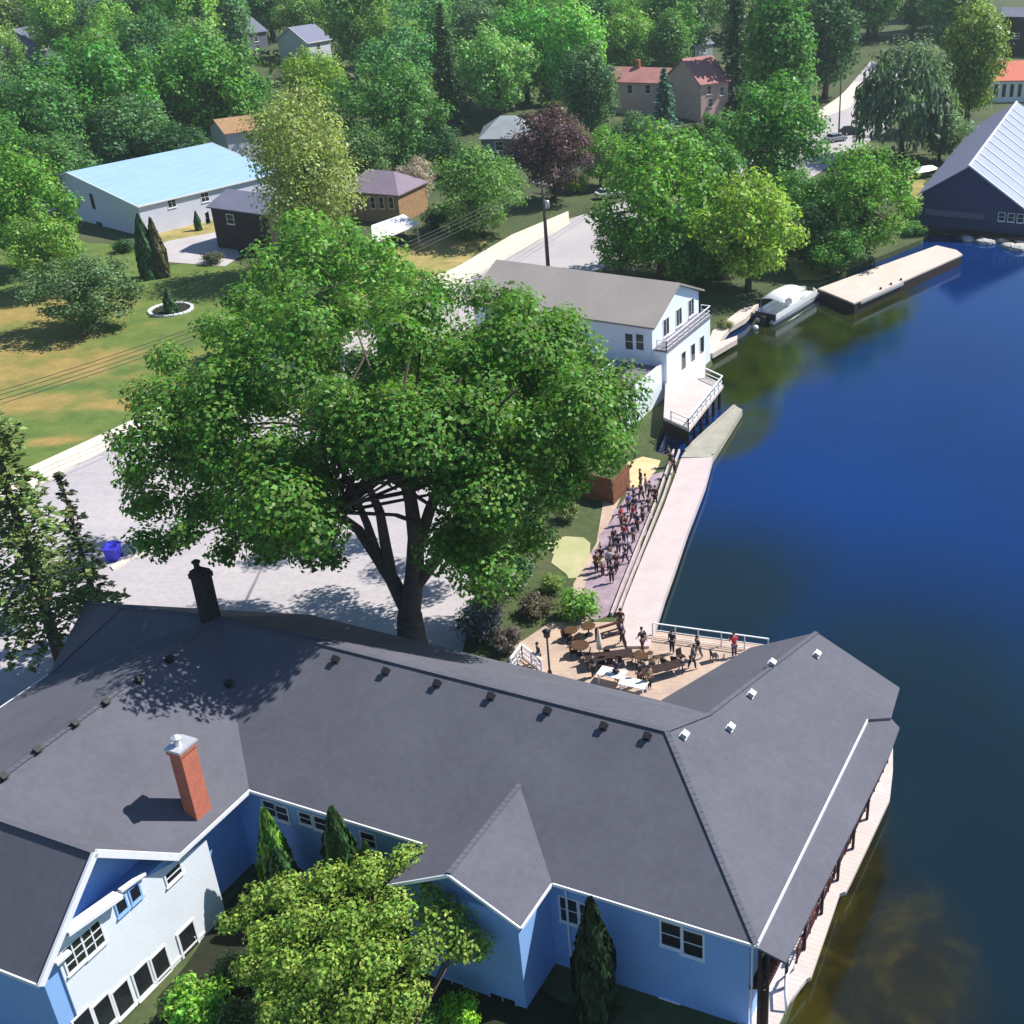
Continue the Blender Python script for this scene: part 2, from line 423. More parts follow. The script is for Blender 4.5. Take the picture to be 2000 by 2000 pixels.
# ------------------------------------------------------------------ mesh building
class MB:
    """collects shapes in world coordinates and links them as one mesh object"""

    def __init__(s):
        s.v, s.f = [], []

    def add(s, pts, faces):
        k = len(s.v)
        s.v += [Vector(p) for p in pts]
        s.f += [[i + k for i in f] for f in faces]
        return s

    def poly(s, pts):
        pts = [Vector(p) for p in pts]
        tris = tessellate_polygon([pts])
        return s.add(pts, [list(t) for t in tris]) if len(pts) > 4 else s.add(pts, [list(range(len(pts)))])

    def box(s, o, ax, ay, az):
        """o = corner"""
        o, ax, ay, az = Vector(o), Vector(ax), Vector(ay), Vector(az)
        p = [o, o + ax, o + ax + ay, o + ay]
        p += [q + az for q in p]
        return s.add(p, [[3, 2, 1, 0], [4, 5, 6, 7], [0, 1, 5, 4], [1, 2, 6, 5], [2, 3, 7, 6], [3, 0, 4, 7]])

    def cbox(s, c, lx, ly, lz, u=Vector((1, 0, 0))):
        """box standing on c, lx along u"""
        u = Vector((u[0], u[1], 0)).normalized()
        v = Vector((-u.y, u.x, 0))
        return s.box(Vector(c) - u * lx / 2 - v * ly / 2, u * lx, v * ly, Vector((0, 0, lz)))

    def prism(s, pts, z0, z1):
        """upright prism over an outline"""
        lo = [Vector((p[0], p[1], z0)) for p in pts]
        hi = [Vector((p[0], p[1], z1)) for p in pts]
        n = len(lo)
        tris = [list(t) for t in tessellate_polygon([hi])]
        s.add(lo + hi, [[i + n for i in t] for t in tris] + [list(reversed(t)) for t in tris] +
              [[i, (i + 1) % n, (i + 1) % n + n, i + n] for i in range(n)])
        return s

    def slab(s, verts, faces, thick):
        """roof: shared corners, thickness straight down"""
        n = len(verts)
        lo = [Vector(p) - Vector((0, 0, thick)) for p in verts]
        ff = []
        for f in faces:
            if len(f) > 4:
                for t in tessellate_polygon([[Vector(verts[i]) for i in f]]):
                    ff.append([f[i] for i in t])
            else:
                ff.append(list(f))
        cnt = {}
        for f in faces:
            for a, b in zip(f, list(f[1:]) + [f[0]]):
                cnt.setdefault(frozenset((a, b)), []).append((a, b))
        side = [[a, b, b + n, a + n] for e in cnt.values() if len(e) == 1 for a, b in e]
        return s.add([Vector(p) for p in verts] + lo, ff + [[i + n for i in reversed(f)] for f in ff] + side)

    def bar(s, a, b, w=0.1, h=None, up=Vector((0, 0, 1))):
        a, b = Vector(a), Vector(b)
        h = h or w
        d = (b - a)
        x = d.cross(up)
        x = x.normalized() if x.length > 1e-6 else Vector((1, 0, 0))
        y = x.cross(d).normalized()
        return s.box(a - x * w / 2 - y * h / 2, d, x * w, y * h)

    def tube(s, path, rad, n=8, cap=True):
        path = [Vector(p) for p in path]
        if isinstance(rad, (int, float)):
            rad = [rad] * len(path)
        rings = []
        ref = Vector((0.31, 0.77, 0.2))
        for i, p in enumerate(path):
            d = (path[min(i + 1, len(path) - 1)] - path[max(i - 1, 0)]).normalized()
            x = d.cross(ref if abs(d.dot(ref.normalized())) < .95 else Vector((1, 0, 0))).normalized()
            y = d.cross(x)
            rings.append([p + (x * math.cos(a) + y * math.sin(a)) * rad[i] for a in [2 * math.pi * k / n for k in range(n)]])
        pts = [q for r in rings for q in r]
        fc = []
        for i in range(len(path) - 1):
            for k in range(n):
                fc.append([i * n + k, i * n + (k + 1) % n, (i + 1) * n + (k + 1) % n, (i + 1) * n + k])
        if cap:
            fc.append(list(reversed(range(n))))
            fc.append([len(pts) - n + k for k in range(n)])
        return s.add(pts, fc)

    def lathe(s, c, prof, n=16):
        """prof = [(radius, z)], around the vertical through c"""
        c = Vector(c)
        pts = [c + Vector((r * math.cos(2 * math.pi * k / n), r * math.sin(2 * math.pi * k / n), z)) for r, z in prof for k in range(n)]
        fc = []
        for i in range(len(prof) - 1):
            for k in range(n):
                fc.append([i * n + k, i * n + (k + 1) % n, (i + 1) * n + (k + 1) % n, (i + 1) * n + k])
        fc.append(list(reversed(range(n))))
        fc.append([len(pts) - n + k for k in range(n)])
        return s.add(pts, fc)

    def build(s, name, mat, parent=None, smooth=False, bevel=0.0, recalc=True):
        o0 = parent_loc(parent)
        me = bpy.data.meshes.new(name)
        me.from_pydata([(p - o0) for p in s.v], [], s.f)
        if recalc:
            bm = bmesh.new()
            bm.from_mesh(me)
            bmesh.ops.recalc_face_normals(bm, faces=bm.faces[:])
            bm.to_mesh(me)
            bm.free()
        me.materials.append(mat)
        if smooth:
            me.polygons.foreach_set("use_smooth", [True] * len(me.polygons))
        o = bpy.data.objects.new(name, me)
        col.objects.link(o)
        if parent is not None:
            o.parent = parent
        if bevel:
            md = o.modifiers.new("edge", "BEVEL")
            md.width = bevel
            md.segments = 2
            md.limit_method = "ANGLE"
        return o


def parent_loc(p):
    t = Vector((0, 0, 0))
    while p is not None:
        t += p.location
        p = p.parent
    return t


def tag(o, label=None, cat=None, group=None, kind=None):
    if label:
        o["label"] = label
    if cat:
        o["category"] = cat
    if group:
        o["group"] = group
    if kind:
        o["kind"] = kind
    return o


def thing(name, label, cat, loc=(0, 0, 0), group=None):
    e = bpy.data.objects.new(name, None)
    e.empty_display_size = 0.5
    e.location = loc
    col.objects.link(e)
    return tag(e, label, cat, group)


def kids(o):
    return [c for c in bpy.data.objects if c.parent is o]


def copy_tree(o, parent=None, children=None):
    c = o.copy()
    col.objects.link(c)
    c.parent = parent
    for ch in (children if children is not None else kids(o)):
        copy_tree(ch, c)
    return c


def struct(o, label=None):
    o["kind"] = "structure"
    return o
# ------------------------------------------------------------------ sky, sun
w = bpy.data.worlds.new("World")
scene.world = w
w.use_nodes = True
SUN_EL, SUN_AZ = R(51), R(24)          # azimuth counted from +x towards +y
sk = w.node_tree.nodes.new("ShaderNodeTexSky")
sk.sky_type = "NISHITA"
sk.sun_disc = False
sk.sun_elevation = SUN_EL
sk.sun_rotation = math.pi / 2 - SUN_AZ
sk.altitude = 300
sk.air_density = 1.0
sk.dust_density = 0.25
sk.ozone_density = 5.0
bg = w.node_tree.nodes["Background"]
w.node_tree.links.new(sk.outputs[0], bg.inputs[0])
bg.inputs[1].default_value = 0.085
sl = bpy.data.lights.new("sun", "SUN")
sl.energy = 4.6
sl.angle = R(0.5)
sl.color = (1.0, 0.945, 0.87)
so = bpy.data.objects.new("sun", sl)
col.objects.link(so)
sd = Vector((math.cos(SUN_EL) * math.cos(SUN_AZ), math.cos(SUN_EL) * math.sin(SUN_AZ), math.sin(SUN_EL)))
so.rotation_euler = sd.to_track_quat("Z", "Y").to_euler()
so.location = (60, 40, 90)
vs = scene.view_settings
vs.view_transform = "Standard"
vs.look = "None"
vs.exposure = 0.55
vs.gamma = 1.0
scene.render.filter_size = 1.9
scene.cycles.max_bounces = 6
scene.cycles.transparent_max_bounces = 4


# ------------------------------------------------------------------ ground, lake, paths
def gpts(pxs, z=0.0):
    return [at(x, y, z) for x, y in pxs]


def rough(pxs, amp=.35, step=1.2, seed=1):
    """an outline with a ragged edge"""
    rs = random.Random(seed)
    p = gpts(pxs)
    out = []
    for a, b in zip(p, p[1:] + p[:1]):
        n = max(1, int((b - a).length / step))
        for i in range(n):
            q = a.lerp(b, i / n)
            out.append(q + Vector((rs.uniform(-amp, amp), rs.uniform(-amp, amp), 0)))
    return out


def sheet(name, pxs, z, mat, down=0.0):
    mb = MB()
    p = gpts(pxs, z) if not isinstance(pxs[0], Vector) else [Vector((q.x, q.y, z)) for q in pxs]
    if down:
        mb.prism(p, z - down, z)
    else:
        mb.poly(p)
    o = mb.build(name, mat)
    return o


WATER_Z = -0.7
shore = gpts([(1500, 2080), (1530, 2000), (1600, 1800), (1690, 1560), (1690, 1430), (1640, 1290), (1560, 1262), (1500, 1285), (1290, 1262), (1245, 1250),
              (1290, 1130), (1325, 1020), (1345, 960), (1335, 900), (1275, 880), (1300, 820), (1392, 712), (1380, 668), (1440, 612), (1478, 586),
              (1540, 578), (1600, 556), (1690, 512), (1800, 468), (1822, 440), (1900, 425), (2100, 420), (2500, 380)])
far = [Vector((900, 330, 0)), Vector((5000, 1500, 0)), Vector((5000, 6000, 0)), Vector((-5000, 6000, 0)), Vector((-5000, -400, 0)), Vector((2, -400, 0)), Vector((6, 10, 0))]
mb = MB()
mb.prism(shore + far, -4.0, 0.0)
struct(mb.build("ground", M["ground"]))
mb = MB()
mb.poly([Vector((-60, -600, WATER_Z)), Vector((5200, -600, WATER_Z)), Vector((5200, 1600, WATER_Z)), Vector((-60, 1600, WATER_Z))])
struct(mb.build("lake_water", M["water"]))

struct(sheet("lawn", [(-420, 470), (60, 470), (250, 478), (300, 485), (330, 520), (430, 500), (520, 540), (640, 640), (560, 690), (215, 846), (75, 912), (-420, 1130)], 0.02, M["lawn"]))
struct(sheet("dry_yard", rough([(255, 445), (430, 405), (445, 460), (300, 490)]), 0.03, M["dry"]))
struct(sheet("driveway", [(296, 482), (330, 470), (440, 450), (470, 500), (440, 520), (330, 512)], 0.05, M["concrete"]))
struct(sheet("lawn_by_road", rough([(640, 640), (720, 500), (860, 460), (960, 462), (890, 528), (800, 570)]), 0.02, M["dry"]))
# road and forecourt
struct(sheet("pavement", [(-420, 1180), (75, 946), (215, 872), (560, 706), (800, 585), (890, 545), (1000, 482), (1110, 428), (1230, 390), (1330, 360), (1440, 320), (1560, 250), (1640, 190), (1700, 120),
                          (1765, 120), (1760, 180), (1740, 250), (1660, 300), (1500, 400), (1300, 470), (1190, 520), (1080, 560), (960, 640), (960, 800), (930, 900), (960, 1000), (930, 1150), (900, 1290), (700, 1420), (300, 1500), (-420, 1600)], 0.03, M["pavement"]))
struct(sheet("sidewalk", [(-420, 1128), (75, 904), (215, 840), (560, 676), (800, 560), (890, 522), (1000, 458), (1110, 412), (1112, 436), (1000, 496), (890, 560), (800, 600), (560, 716), (215, 872), (75, 946), (-420, 1184)], 0.13, M["sidewalk"], 0.12))
struct(sheet("road_verge", [(1590, 222), (1640, 188), (1668, 160), (1690, 160), (1660, 210), (1600, 232)], 0.06, M["sidewalk"]))
struct(sheet("kerb", [(215, 1105), (300, 1058), (306, 1064), (221, 1112)], 0.15, M["sidewalk"], 0.12))
struct(sheet("yard_mulch", rough([(180, 2150), (300, 1985), (350, 1890), (420, 1790), (480, 1740), (560, 1700), (1000, 1900), (1150, 2000), (1400, 2150)]), 0.03, M["soil"]))
# beach-side terraces between the inn and the boathouse
struct(sheet("patio", [(1000, 1265), (1075, 1215), (1160, 1215), (1215, 1215), (1275, 1232), (1330, 1240), (1500, 1262), (1500, 1300), (1300, 1440), (950, 1420)], 0.06, M["pavers"], 0.05))
struct(sheet("lilac_terrace", rough([(1175, 1215), (1215, 1185), (1238, 1120), (1268, 1010), (1298, 920), (1235, 935), (1200, 1000), (1160, 1080), (1140, 1150), (1150, 1215)]), 0.05, M["lilac"], 0.04))
struct(sheet("peach_path", [(1150, 1215), (1140, 1150), (1160, 1080), (1200, 1000), (1225, 940), (1180, 970), (1165, 1060), (1120, 1140), (1110, 1215)], 0.045, M["pavers"], 0.04))
struct(sheet("pale_lawn", rough([(1064, 1066), (1100, 1046), (1140, 1050), (1160, 1078), (1140, 1130), (1115, 1135), (1085, 1100)]), 0.04, M["pale_lawn"], 0.03))
struct(sheet("sand_patch", rough([(1205, 945), (1225, 905), (1262, 890), (1285, 900), (1268, 945), (1240, 952)]), 0.07, M["sand"], 0.06))
struct(sheet("bank_grass", rough([(1560, 548), (1530, 505), (1620, 500), (1680, 500), (1700, 508), (1600, 548)]), 0.03, M["dry"]))
struct(sheet("bank_grass", rough([(1760, 320), (1800, 330), (1815, 400), (1800, 450), (1780, 380)]), 0.03, M["dry"]))



# ------------------------------------------------------------------ shared builders
def add_window(parent, c, s, n, wd, ht, nx=1, ny=2, frame=None, fw=0.09, proud=0.05, name="window"):
    """glazed opening lying on a wall: c centre, s along the wall, n outward. A pane, with its frame and bars as a sub-part"""
    frame = frame or M["white"]
    c, s, n = Vector(c), Vector(s).normalized(), Vector(n).normalized()
    up = Vector((0, 0, 1))
    g = MB()
    g.box(c - s * wd / 2 - up * ht / 2 + n * 0.003, s * wd, up * ht, n * (proud * .4))
    go = g.build(name, M["glass"], parent)
    f = MB()
    for k in (-1, 1):
        f.box(c + s * (k * (wd / 2 + fw / 2) - fw / 2) - up * (ht / 2 + fw) + n * 0.002, s * fw, up * (ht + 2 * fw), n * proud)
    for k in (-1, 1):
        f.box(c - s * wd / 2 + up * (k * (ht / 2 + fw / 2) - fw / 2) + n * 0.002, s * wd, up * fw, n * proud * 1.1)
    for i in range(1, nx):
        f.box(c - s * wd / 2 + s * (wd * i / nx - .03) - up * ht / 2 + n * .002, s * .06, up * ht, n * proud * .9)
    for j in range(1, ny):
        f.box(c - s * wd / 2 - up * ht / 2 + up * (ht * j / ny - .025) + n * .002, s * wd, up * .05, n * proud * .8)
    f.box(c - s * (wd / 2 + fw * 1.5) - up * (ht / 2 + fw * 1.7) + n * .002, s * (wd + 3 * fw), up * fw * .7, n * proud * 2.2)
    f.build("window_frame", frame, go)
    return go


def add_door(parent, c, s, n, wd, ht, mat):
    c, s, n = Vector(c), Vector(s).normalized(), Vector(n).normalized()
    up = Vector((0, 0, 1))
    d = MB()
    d.box(c - s * wd / 2 + n * .003, s * wd, up * ht, n * .03)
    do = d.build("door", mat, parent)
    f = MB()
    for k in (-1, 1):
        f.box(c + s * (k * (wd / 2 + .06) - .06) + n * .002, s * .12, up * (ht + .12), n * .06)
    f.box(c - s * wd / 2 + up * ht + n * .002, s * wd, up * .12, n * .055)
    f.build("door_frame", M["white"], do)
    h = MB()
    h.box(c + s * wd * .36 + up * 1.0 + n * .03, s * .05, up * .14, n * .05)
    h.build("handle", M["metal"], do)
    return do


def railing(name, pts, h, mat, parent, step=1.2, w=0.06, pickets=False, base=0.0):
    mb = MB()
    pts = [Vector(p) for p in pts]
    up = Vector((0, 0, 1))
    for a, b in zip(pts, pts[1:]):
        mb.bar(a + up * h, b + up * h, w * 1.4, w)
        mb.bar(a + up * h * .5, b + up * h * .5, w * .7, w * .7)
        mb.bar(a + up * .12, b + up * .12, w * .7, w * .7)
        n = max(1, int((b - a).length / step))
        for i in range(n + 1):
            q = a.lerp(b, i / n)
            mb.cbox(q - up * base, w * 1.3, w * 1.3, h + base)
        if pickets:
            m = int((b - a).length / .22)
            for i in range(m):
                q = a.lerp(b, (i + .5) / m)
                mb.cbox(q + up * .12, .035, .035, h - .12)
    return mb.build(name, mat, parent)


# ------------------------------------------------------------------ the inn
C0 = at(1477, 1845, 6.0)


def I(a, b, z=0.0):
    q = C0 + U * a + V * b
    return Vector((q.x, q.y, z))


T55 = 0.55
nE = Vector((U.x * T55, U.y * T55, 1.0))
nS = Vector((-V.x * T55, -V.y * T55, 1.0))
LA, WA = 27.3, 7.4
RZ = 6 + T55 * WA
inn = thing("lakeside_inn", "large white sided inn, blue shade put into its wall colour, under a grey hipped shingle roof", "inn", I(-14, 7, 0))
rv = {
    "C": I(0, 0, 6), "V": I(-LA, 0, 6), "R": I(-WA, WA, RZ), "J": I(-LA - WA, WA, RZ),
    "E1": onplane(1693, 1405, I(0, 0, 6), nE), "E2": onplane(1740, 1402, I(0, 0, 6), nE), "F": onplane(1757, 1343, I(0, 0, 6), nE),
    "N": onplane(1595, 1235, I(0, 0, 6), nE), "S": onplane(1385, 1395, I(0, 0, 6), nE),
    "NW": at(1465, 1265, 6), "W1": at(1290, 1368, 6), "NA": I(-LA - WA, 14.4, 6),
    "Wr": at(238, 1185, 9.3), "NWc": at(168, 1176, 6), "SWc": at(95, 1318, 6),
}
ca = rv["SWc"] - C0
a_sw = ca.dot(U)
pE = I(-LA, 0, 0)
ap = onplane(182, 1662, pE, U)
gs = onplane(65, 1893, pE, U)
gn = onplane(345, 1660, pE, U)
bg_, bn_, bs_ = (ap - C0).dot(V), (gn - C0).dot(V), (gs - C0).dot(V)
zg = min(max(ap.z, 8.2), 9.8)
bs_ = bg_ - abs(bn_ - bg_) if abs((bg_ - bs_) - (bn_ - bg_)) > 3 else bs_
pg = (zg - 6) / (bg_ - bs_)
M_a = -LA - (zg - 6) / T55
Dr_b = bs_ + (RZ - 6) / pg
rv.update({"Ap": I(-LA, bg_, zg), "Gn": I(-LA, bn_, 6), "Gs": I(-LA, bs_, 6), "M": I(M_a, bg_, zg), "Dr": I(-LA - WA, Dr_b, RZ),
           "SWg": I(a_sw, bs_, 6)})
print("INN", {k: [round(x, 1) for x in ((v - C0).dot(U), (v - C0).dot(V), v.z)] for k, v in rv.items()})
names = list(rv)
ix = {k: i for i, k in enumerate(names)}
F = lambda s: [ix[k] for k in s.split()]
roof = MB()
roof.slab([rv[k] for k in names], [F("V C R J"), F("C E1 E2 F N S R"), F("N NW W1 S"), F("J R S W1 NA"), F("J NA NWc Wr"),
                                   F("Wr NWc SWc"), F("J Wr SWc"), F("J SWc SWg Dr"), F("V J Dr M Gn"), F("Gn M Ap"), F("Ap M Dr SWg Gs")], 0.16)
# small wing on the yard side
tE = onplane(1015, 1532, I(0, 0, 6), nS)
aT, bT, zT = (tE - C0).dot(U), (tE - C0).dot(V), tE.z
aE = aT + (zT - 6) / T55
e_end = at(1022, 1812, 6)
bE = (e_end - C0).dot(V)
print("wing", aT, bT, zT, aE, bE)
wv = [I(aT, bT, zT), I(aE, 0, 6), I(aE, bE, 6), I(aT, bE, zT), I(2 * aT - aE, bE, 6), I(2 * aT - aE, 0, 6)]
roof.slab(wv, [[0, 1, 2, 3], [0, 3, 4, 5]], 0.16)
roof_o = roof.build("roof", M["shingle"], inn)
for s_ in ("J R", "R S", "S N", "R C", "J Dr", "J Wr", "Wr NWc", "Wr SWc", "Ap M", ""):
    p_, q_ = [rv[k] for k in s_.split()] if s_ else (wv[0], wv[3])
    rc = MB()
    m__ = max(1, int((q_ - p_).length / .33))
    for i in range(m__):
        a_, b_ = p_.lerp(q_, i / m__), p_.lerp(q_, (i + .97) / m__)
        rc.bar(a_ + Vector((0, 0, .015)), b_ + Vector((0, 0, .025)), .26, .04)
    rc.build("ridge_cap", M["shingle"], roof_o)

walls = MB()
ins = 0.45
walls.prism([I(-LA - 8, ins), I(-ins, ins), I(-ins, 10), I(-9, 13.6), I(-LA - 8, 13.6)], -0.2, 5.95)
wmid = (rv["Wr"] + rv["SWc"] + rv["NWc"]) / 3
walls.prism([rv["SWc"] + U * .8 + V * .2, I(-LA - 7, 1), I(-LA - 7, 13.4), rv["NWc"] + U * .8 - V * .6], -0.2, 5.7)
bq = [I(-9, 6), I(-ins, 6)] + [rv["E1"] - U * ins, rv["F"] - U * 1.3 - V * .9, rv["N"] - V * .9, rv["NW"] - V * ins + U * ins, rv["W1"] + U * ins]
walls.prism(bq, -0.2, 5.6)
bfr = (onplane(404, 1760, I(-LA - ins, 0, 0), U) - C0).dot(V)
walls.prism([I(a_sw + ins, bs_ + ins), I(-LA - ins, bs_ + ins), I(-LA - ins, bfr), I(-LA - 1.5, bfr), I(-LA - 1.5, 2), I(a_sw + ins, 2)], -0.2, 5.95)
walls.prism([I(2 * aT - aE + ins, bE + ins), I(aE - ins, bE + ins), I(aE - ins, 1), I(2 * aT - aE + ins, 1)], -0.2, 5.98)
# gable triangles
for tri in ([I(-LA - 1.5, bn_, 5.9), I(-LA - 1.5, bg_, zg - .2), I(-LA - 1.5, bs_ + ins, 5.9)],
            [I(2 * aT - aE + ins, bE + ins, 5.98), I(aT, bE + ins, zT - .2), I(aE - ins, bE + ins, 5.98)],
            [rv["NW"] - V * .9 - Vector((0, 0, .3)), rv["N"] - V * .9 - Vector((0, 0, .3)), rv["F"] - V * .9 - U * 1.3 - Vector((0, 0, .3))]):
    mid = (tri[0] + tri[2]) / 2
    back = -U * .3 if abs((tri[1] - mid).normalized().dot(U)) < .01 and tri[0] is not None else V * .3
    p2 = [q + back for q in tri]
    walls.add(tri + p2, [[0, 1, 2], [5, 4, 3], [0, 3, 4, 1], [1, 4, 5, 2], [2, 5, 3, 0]])
walls_o = walls.build("wall", M["siding"], inn)
walls_o["label"] = "white lapped siding with the blue of its shade put into the colour"

fas = MB()
dz = Vector((0, 0, -.09))


def fascia(p, q, out, h=.22, wd=.07):
    fas.bar(p + dz + out * (wd / 2 + .004), q + dz + out * (wd / 2 + .004), wd, h)


fascia(rv["V"], rv["Gn"], U)
fascia(rv["V"], I(2 * aT - aE, 0, 6), -V, .16)
fascia(I(aE, 0, 6), rv["C"], -V, .16)
fascia(rv["C"], rv["E1"], U, .24)
fascia(I(aE, 0, 6), I(aE, bE, 6), U, .16)
fascia(rv["Gn"], rv["Ap"], U, .34, .12)
fascia(rv["Ap"], rv["Gs"], U, .34, .12)
fascia(rv["Gs"], rv["SWg"], -V, .18)
fascia(I(aT, bE, zT), I(aE, bE, 6), -V, .16)
fascia(I(aT, bE, zT), I(2 * aT - aE, bE, 6), -V, .16)
fascia(rv["SWc"], rv["SWg"], -U, .2)
fas.build("fascia", M["white"], inn)

# cornice and balcony roof across the white gable front
gp = I(-LA - ins, 0, 0)


def gw(px, py):
    return onplane(px, py, gp, U)


front = MB()
ftop = [(108, 1872), (122, 1822), (217, 1752), (232, 1735), (283, 1712), (345, 1678), (400, 1640)]
fp = [gw(*q) for q in ftop]
lo_ = [Vector((fp[0].x, fp[0].y, -.2)), Vector((fp[-1].x, fp[-1].y, -.2))]
fpoly = [lo_[0]] + fp + [lo_[1]]
nn_ = len(fpoly)
tri_ = [list(t) for t in tessellate_polygon([[Vector((q.dot(V), q.z, 0)) for q in fpoly]])]
front.add([p + U * .02 for p in fpoly] + [p + U * .10 for p in fpoly], tri_ + [[i + nn_ for i in t] for t in tri_] + [[i, (i + 1) % nn_, (i + 1) % nn_ + nn_, i + nn_] for i in range(nn_)])
front.build("front_wall", M["siding_white"], inn)
cor = MB()
c0_, c1_ = gw(114, 1818), gw(220, 1744)
cor.bar(c0_ + U * .32, c1_ + U * .32, .6, .2)
cor.bar(gw(228, 1738) + U * .18, gw(276, 1704) + U * .18, .22, .14)
cor.bar(gw(100, 1880) + U * .2, gw(128, 1855) + U * .2, .3, .16)
cor.build("cornice", M["white"], inn)
wp = gp + U * .1


def gwin(px, py, wd, ht, nx, ny, label=None, frame=None):
    c = onplane(px, py, wp, U)
    o = add_window(inn, c, V, U, wd, ht, nx, ny, frame)
    if label:
        o["label"] = label
    return o


for px, py in ((144, 1864), (181, 1832)):
    gwin(px, py, .95, 1.3, 2, 3, "white framed sash window with small panes")
for px, py in ((236, 1768), (263, 1744)):
    gwin(px, py, .5, .75, 1, 1, frame=M["siding"])
for px, py in ((165, 2005), (203, 1978), (240, 1950), (279, 1914), (314, 1884)):
    gwin(px, py, .85, 1.6, 1, 1)
gwin(338, 1706, .9, .6, 1, 2)
dcen = onplane(368, 1838, wp, U)
add_door(inn, Vector((dcen.x, dcen.y, dcen.z - 1.2)), V, U, .95, 2.1, M["glass"])
st = MB()
st.box(Vector((dcen.x, dcen.y, dcen.z - 1.35)) - V * .7 + U * .02, V * 1.4, U * .8, Vector((0, 0, .14)))
for s_ in (-.6, .5):
    st.box(Vector((dcen.x, dcen.y, 0)) + V * s_ + U * .6, V * .1, U * .1, Vector((0, 0, dcen.z - 1.35)))
st.build("doorstep", M["concrete"], inn)
band = MB()
band.box(I(-LA - ins, bs_ + .6, onplane(240, 1985, wp, U).z) + U * .1, V * (bn_ - bs_), U * .05, Vector((0, 0, .12)))
band.build("wall_band", M["white"], inn)

# windows under the yard eaves
ws = I(0, ins, 0)
for px, py, wd, ht, nx, ny in ((527, 1578, .7, .9, 1, 2), (552, 1588, .7, .9, 1, 2), (597, 1598, .7, .7, 1, 2), (627, 1608, .7, .8, 1, 2), (720, 1640, .8, .9, 1, 2),
                               (1113, 1778, .95, 1.5, 1, 2), (1149, 1788, .95, 1.3, 1, 2), (1312, 1826, 1.0, 1.45, 1, 2), (1353, 1843, 1.0, 1.5, 1, 2),
                               (1308, 1975, .95, 1.4, 1, 2)):
    c = onplane(px, py, ws, -V)
    add_window(inn, c, U, -V, wd, ht, nx, ny, M["siding_white"])
we = I(0, bE + ins, 0)
for px, py, wd, ht in ((983, 1955, 1.35, .7), (885, 1925, 1.2, .7)):
    c = onplane(px, py, we, -V)
    add_window(inn, c, U, -V, wd, ht, 2, 1, M["siding"])
for a_, b_ in ((-.3, ins - .08), (aE + .5, ins - .1)):
    dp = MB()
    dp.tube([I(a_, b_, 5.9), I(a_, b_, .1)], .06, 6)
    dp.build("downpipe", M["siding_white"], inn)

# lakeside porch: lower roof, posts, rail, lattice, deck
po = 0.2
base = I(0, 0, 6 - po)
pv = [onplane(1481, 1852, base, nE), onplane(1535, 1880, base, nE), onplane(1737, 1476, base, nE), onplane(1757, 1421, base, nE), onplane(1741, 1404, base, nE), onplane(1693, 1407, base, nE)]
pr = MB()
pr.slab(pv, [[0, 1, 2, 3, 4, 5]], .14)
pr.build("porch_roof", M["shingle"], inn)
pp = MB()
a0, a1 = pv[1] - U * .9 + V * .25, pv[2] - U * .9 - V * .25
for i in range(7):
    q = a0.lerp(a1, i / 6)
    pp.cbox((q.x, q.y, 0), .14, .14, q.z - .14, U)
q = I(.1, .3, 0)
pp.cbox(q, .16, .16, 5.6, U)
pp.build("porch_post", M["dark_wood"], inn)
zb = 2.9
pb = MB()
pb.slab([Vector((p.x, p.y, zb)) for p in (I(-.4, .3), a0, a1, rv["E1"] - U * .4)], [[0, 1, 2, 3]], .2)
pb.build("porch_floor", M["dark_wood"], inn)
railing("porch_rail", [I(0, .35, zb), Vector((a0.x, a0.y, zb)), Vector((a1.x, a1.y, zb))], 1.0, M["maroon"], inn, 1.4, .05, True)
sc = MB()
sc.box(I(.05, .5, 0), Vector((a0.x - I(0, .5).x, a0.y - I(0, .5).y, 0)), V * .06, Vector((0, 0, 2.6)))
sc.build("porch_screen", M["dark_wood"], inn)
deck_px = [(1480, 2120), (1520, 2002), (1543, 1955), (1575, 1912), (1584, 1908), (1640, 1745), (1652, 1741), (1662, 1722), (1738, 1560), (1744, 1505), (1744, 1425), (1690, 1420), (1600, 1600), (1480, 1880), (1440, 2000), (1400, 2120)]
dk = MB()
dk.prism(gpts(deck_px, .15), -.1, .15)
for i in range(16):
    q = at(1738 - 200 * i / 15, 1565 + 370 * i / 15, 0) - U * .35
    dk.tube([(q.x, q.y, -.1), (q.x, q.y, -2.5)], .13, 6)
dko = dk.build("shore_deck", M["deck"])
tag(dko, "long pale plank deck along the lake under the inn's porch", "deck")
rl = railing("deck_railing", [at(1733, 1490, .15), at(1640, 1690, .15), at(1556, 1880, .15)], 1.0, M["maroon"], None, .9, .07, True)
tag(rl, "dark maroon railing between the inn's porch and the lakeside deck", "railing")
rl2 = MB()
rl2.tube([at(1549, 1880, 1.1), at(1537, 1905, 1.15), at(1534, 1940, 1.0), at(1536, 1975, .2)], .07, 8)
rl2.tube([at(1549, 1880, 1.1), at(1551, 1893, .15)], .06, 8)
tag(rl2.build("handrail", M["white"], None, True), "white curved handrail at the near end of the lakeside deck", "handrail")

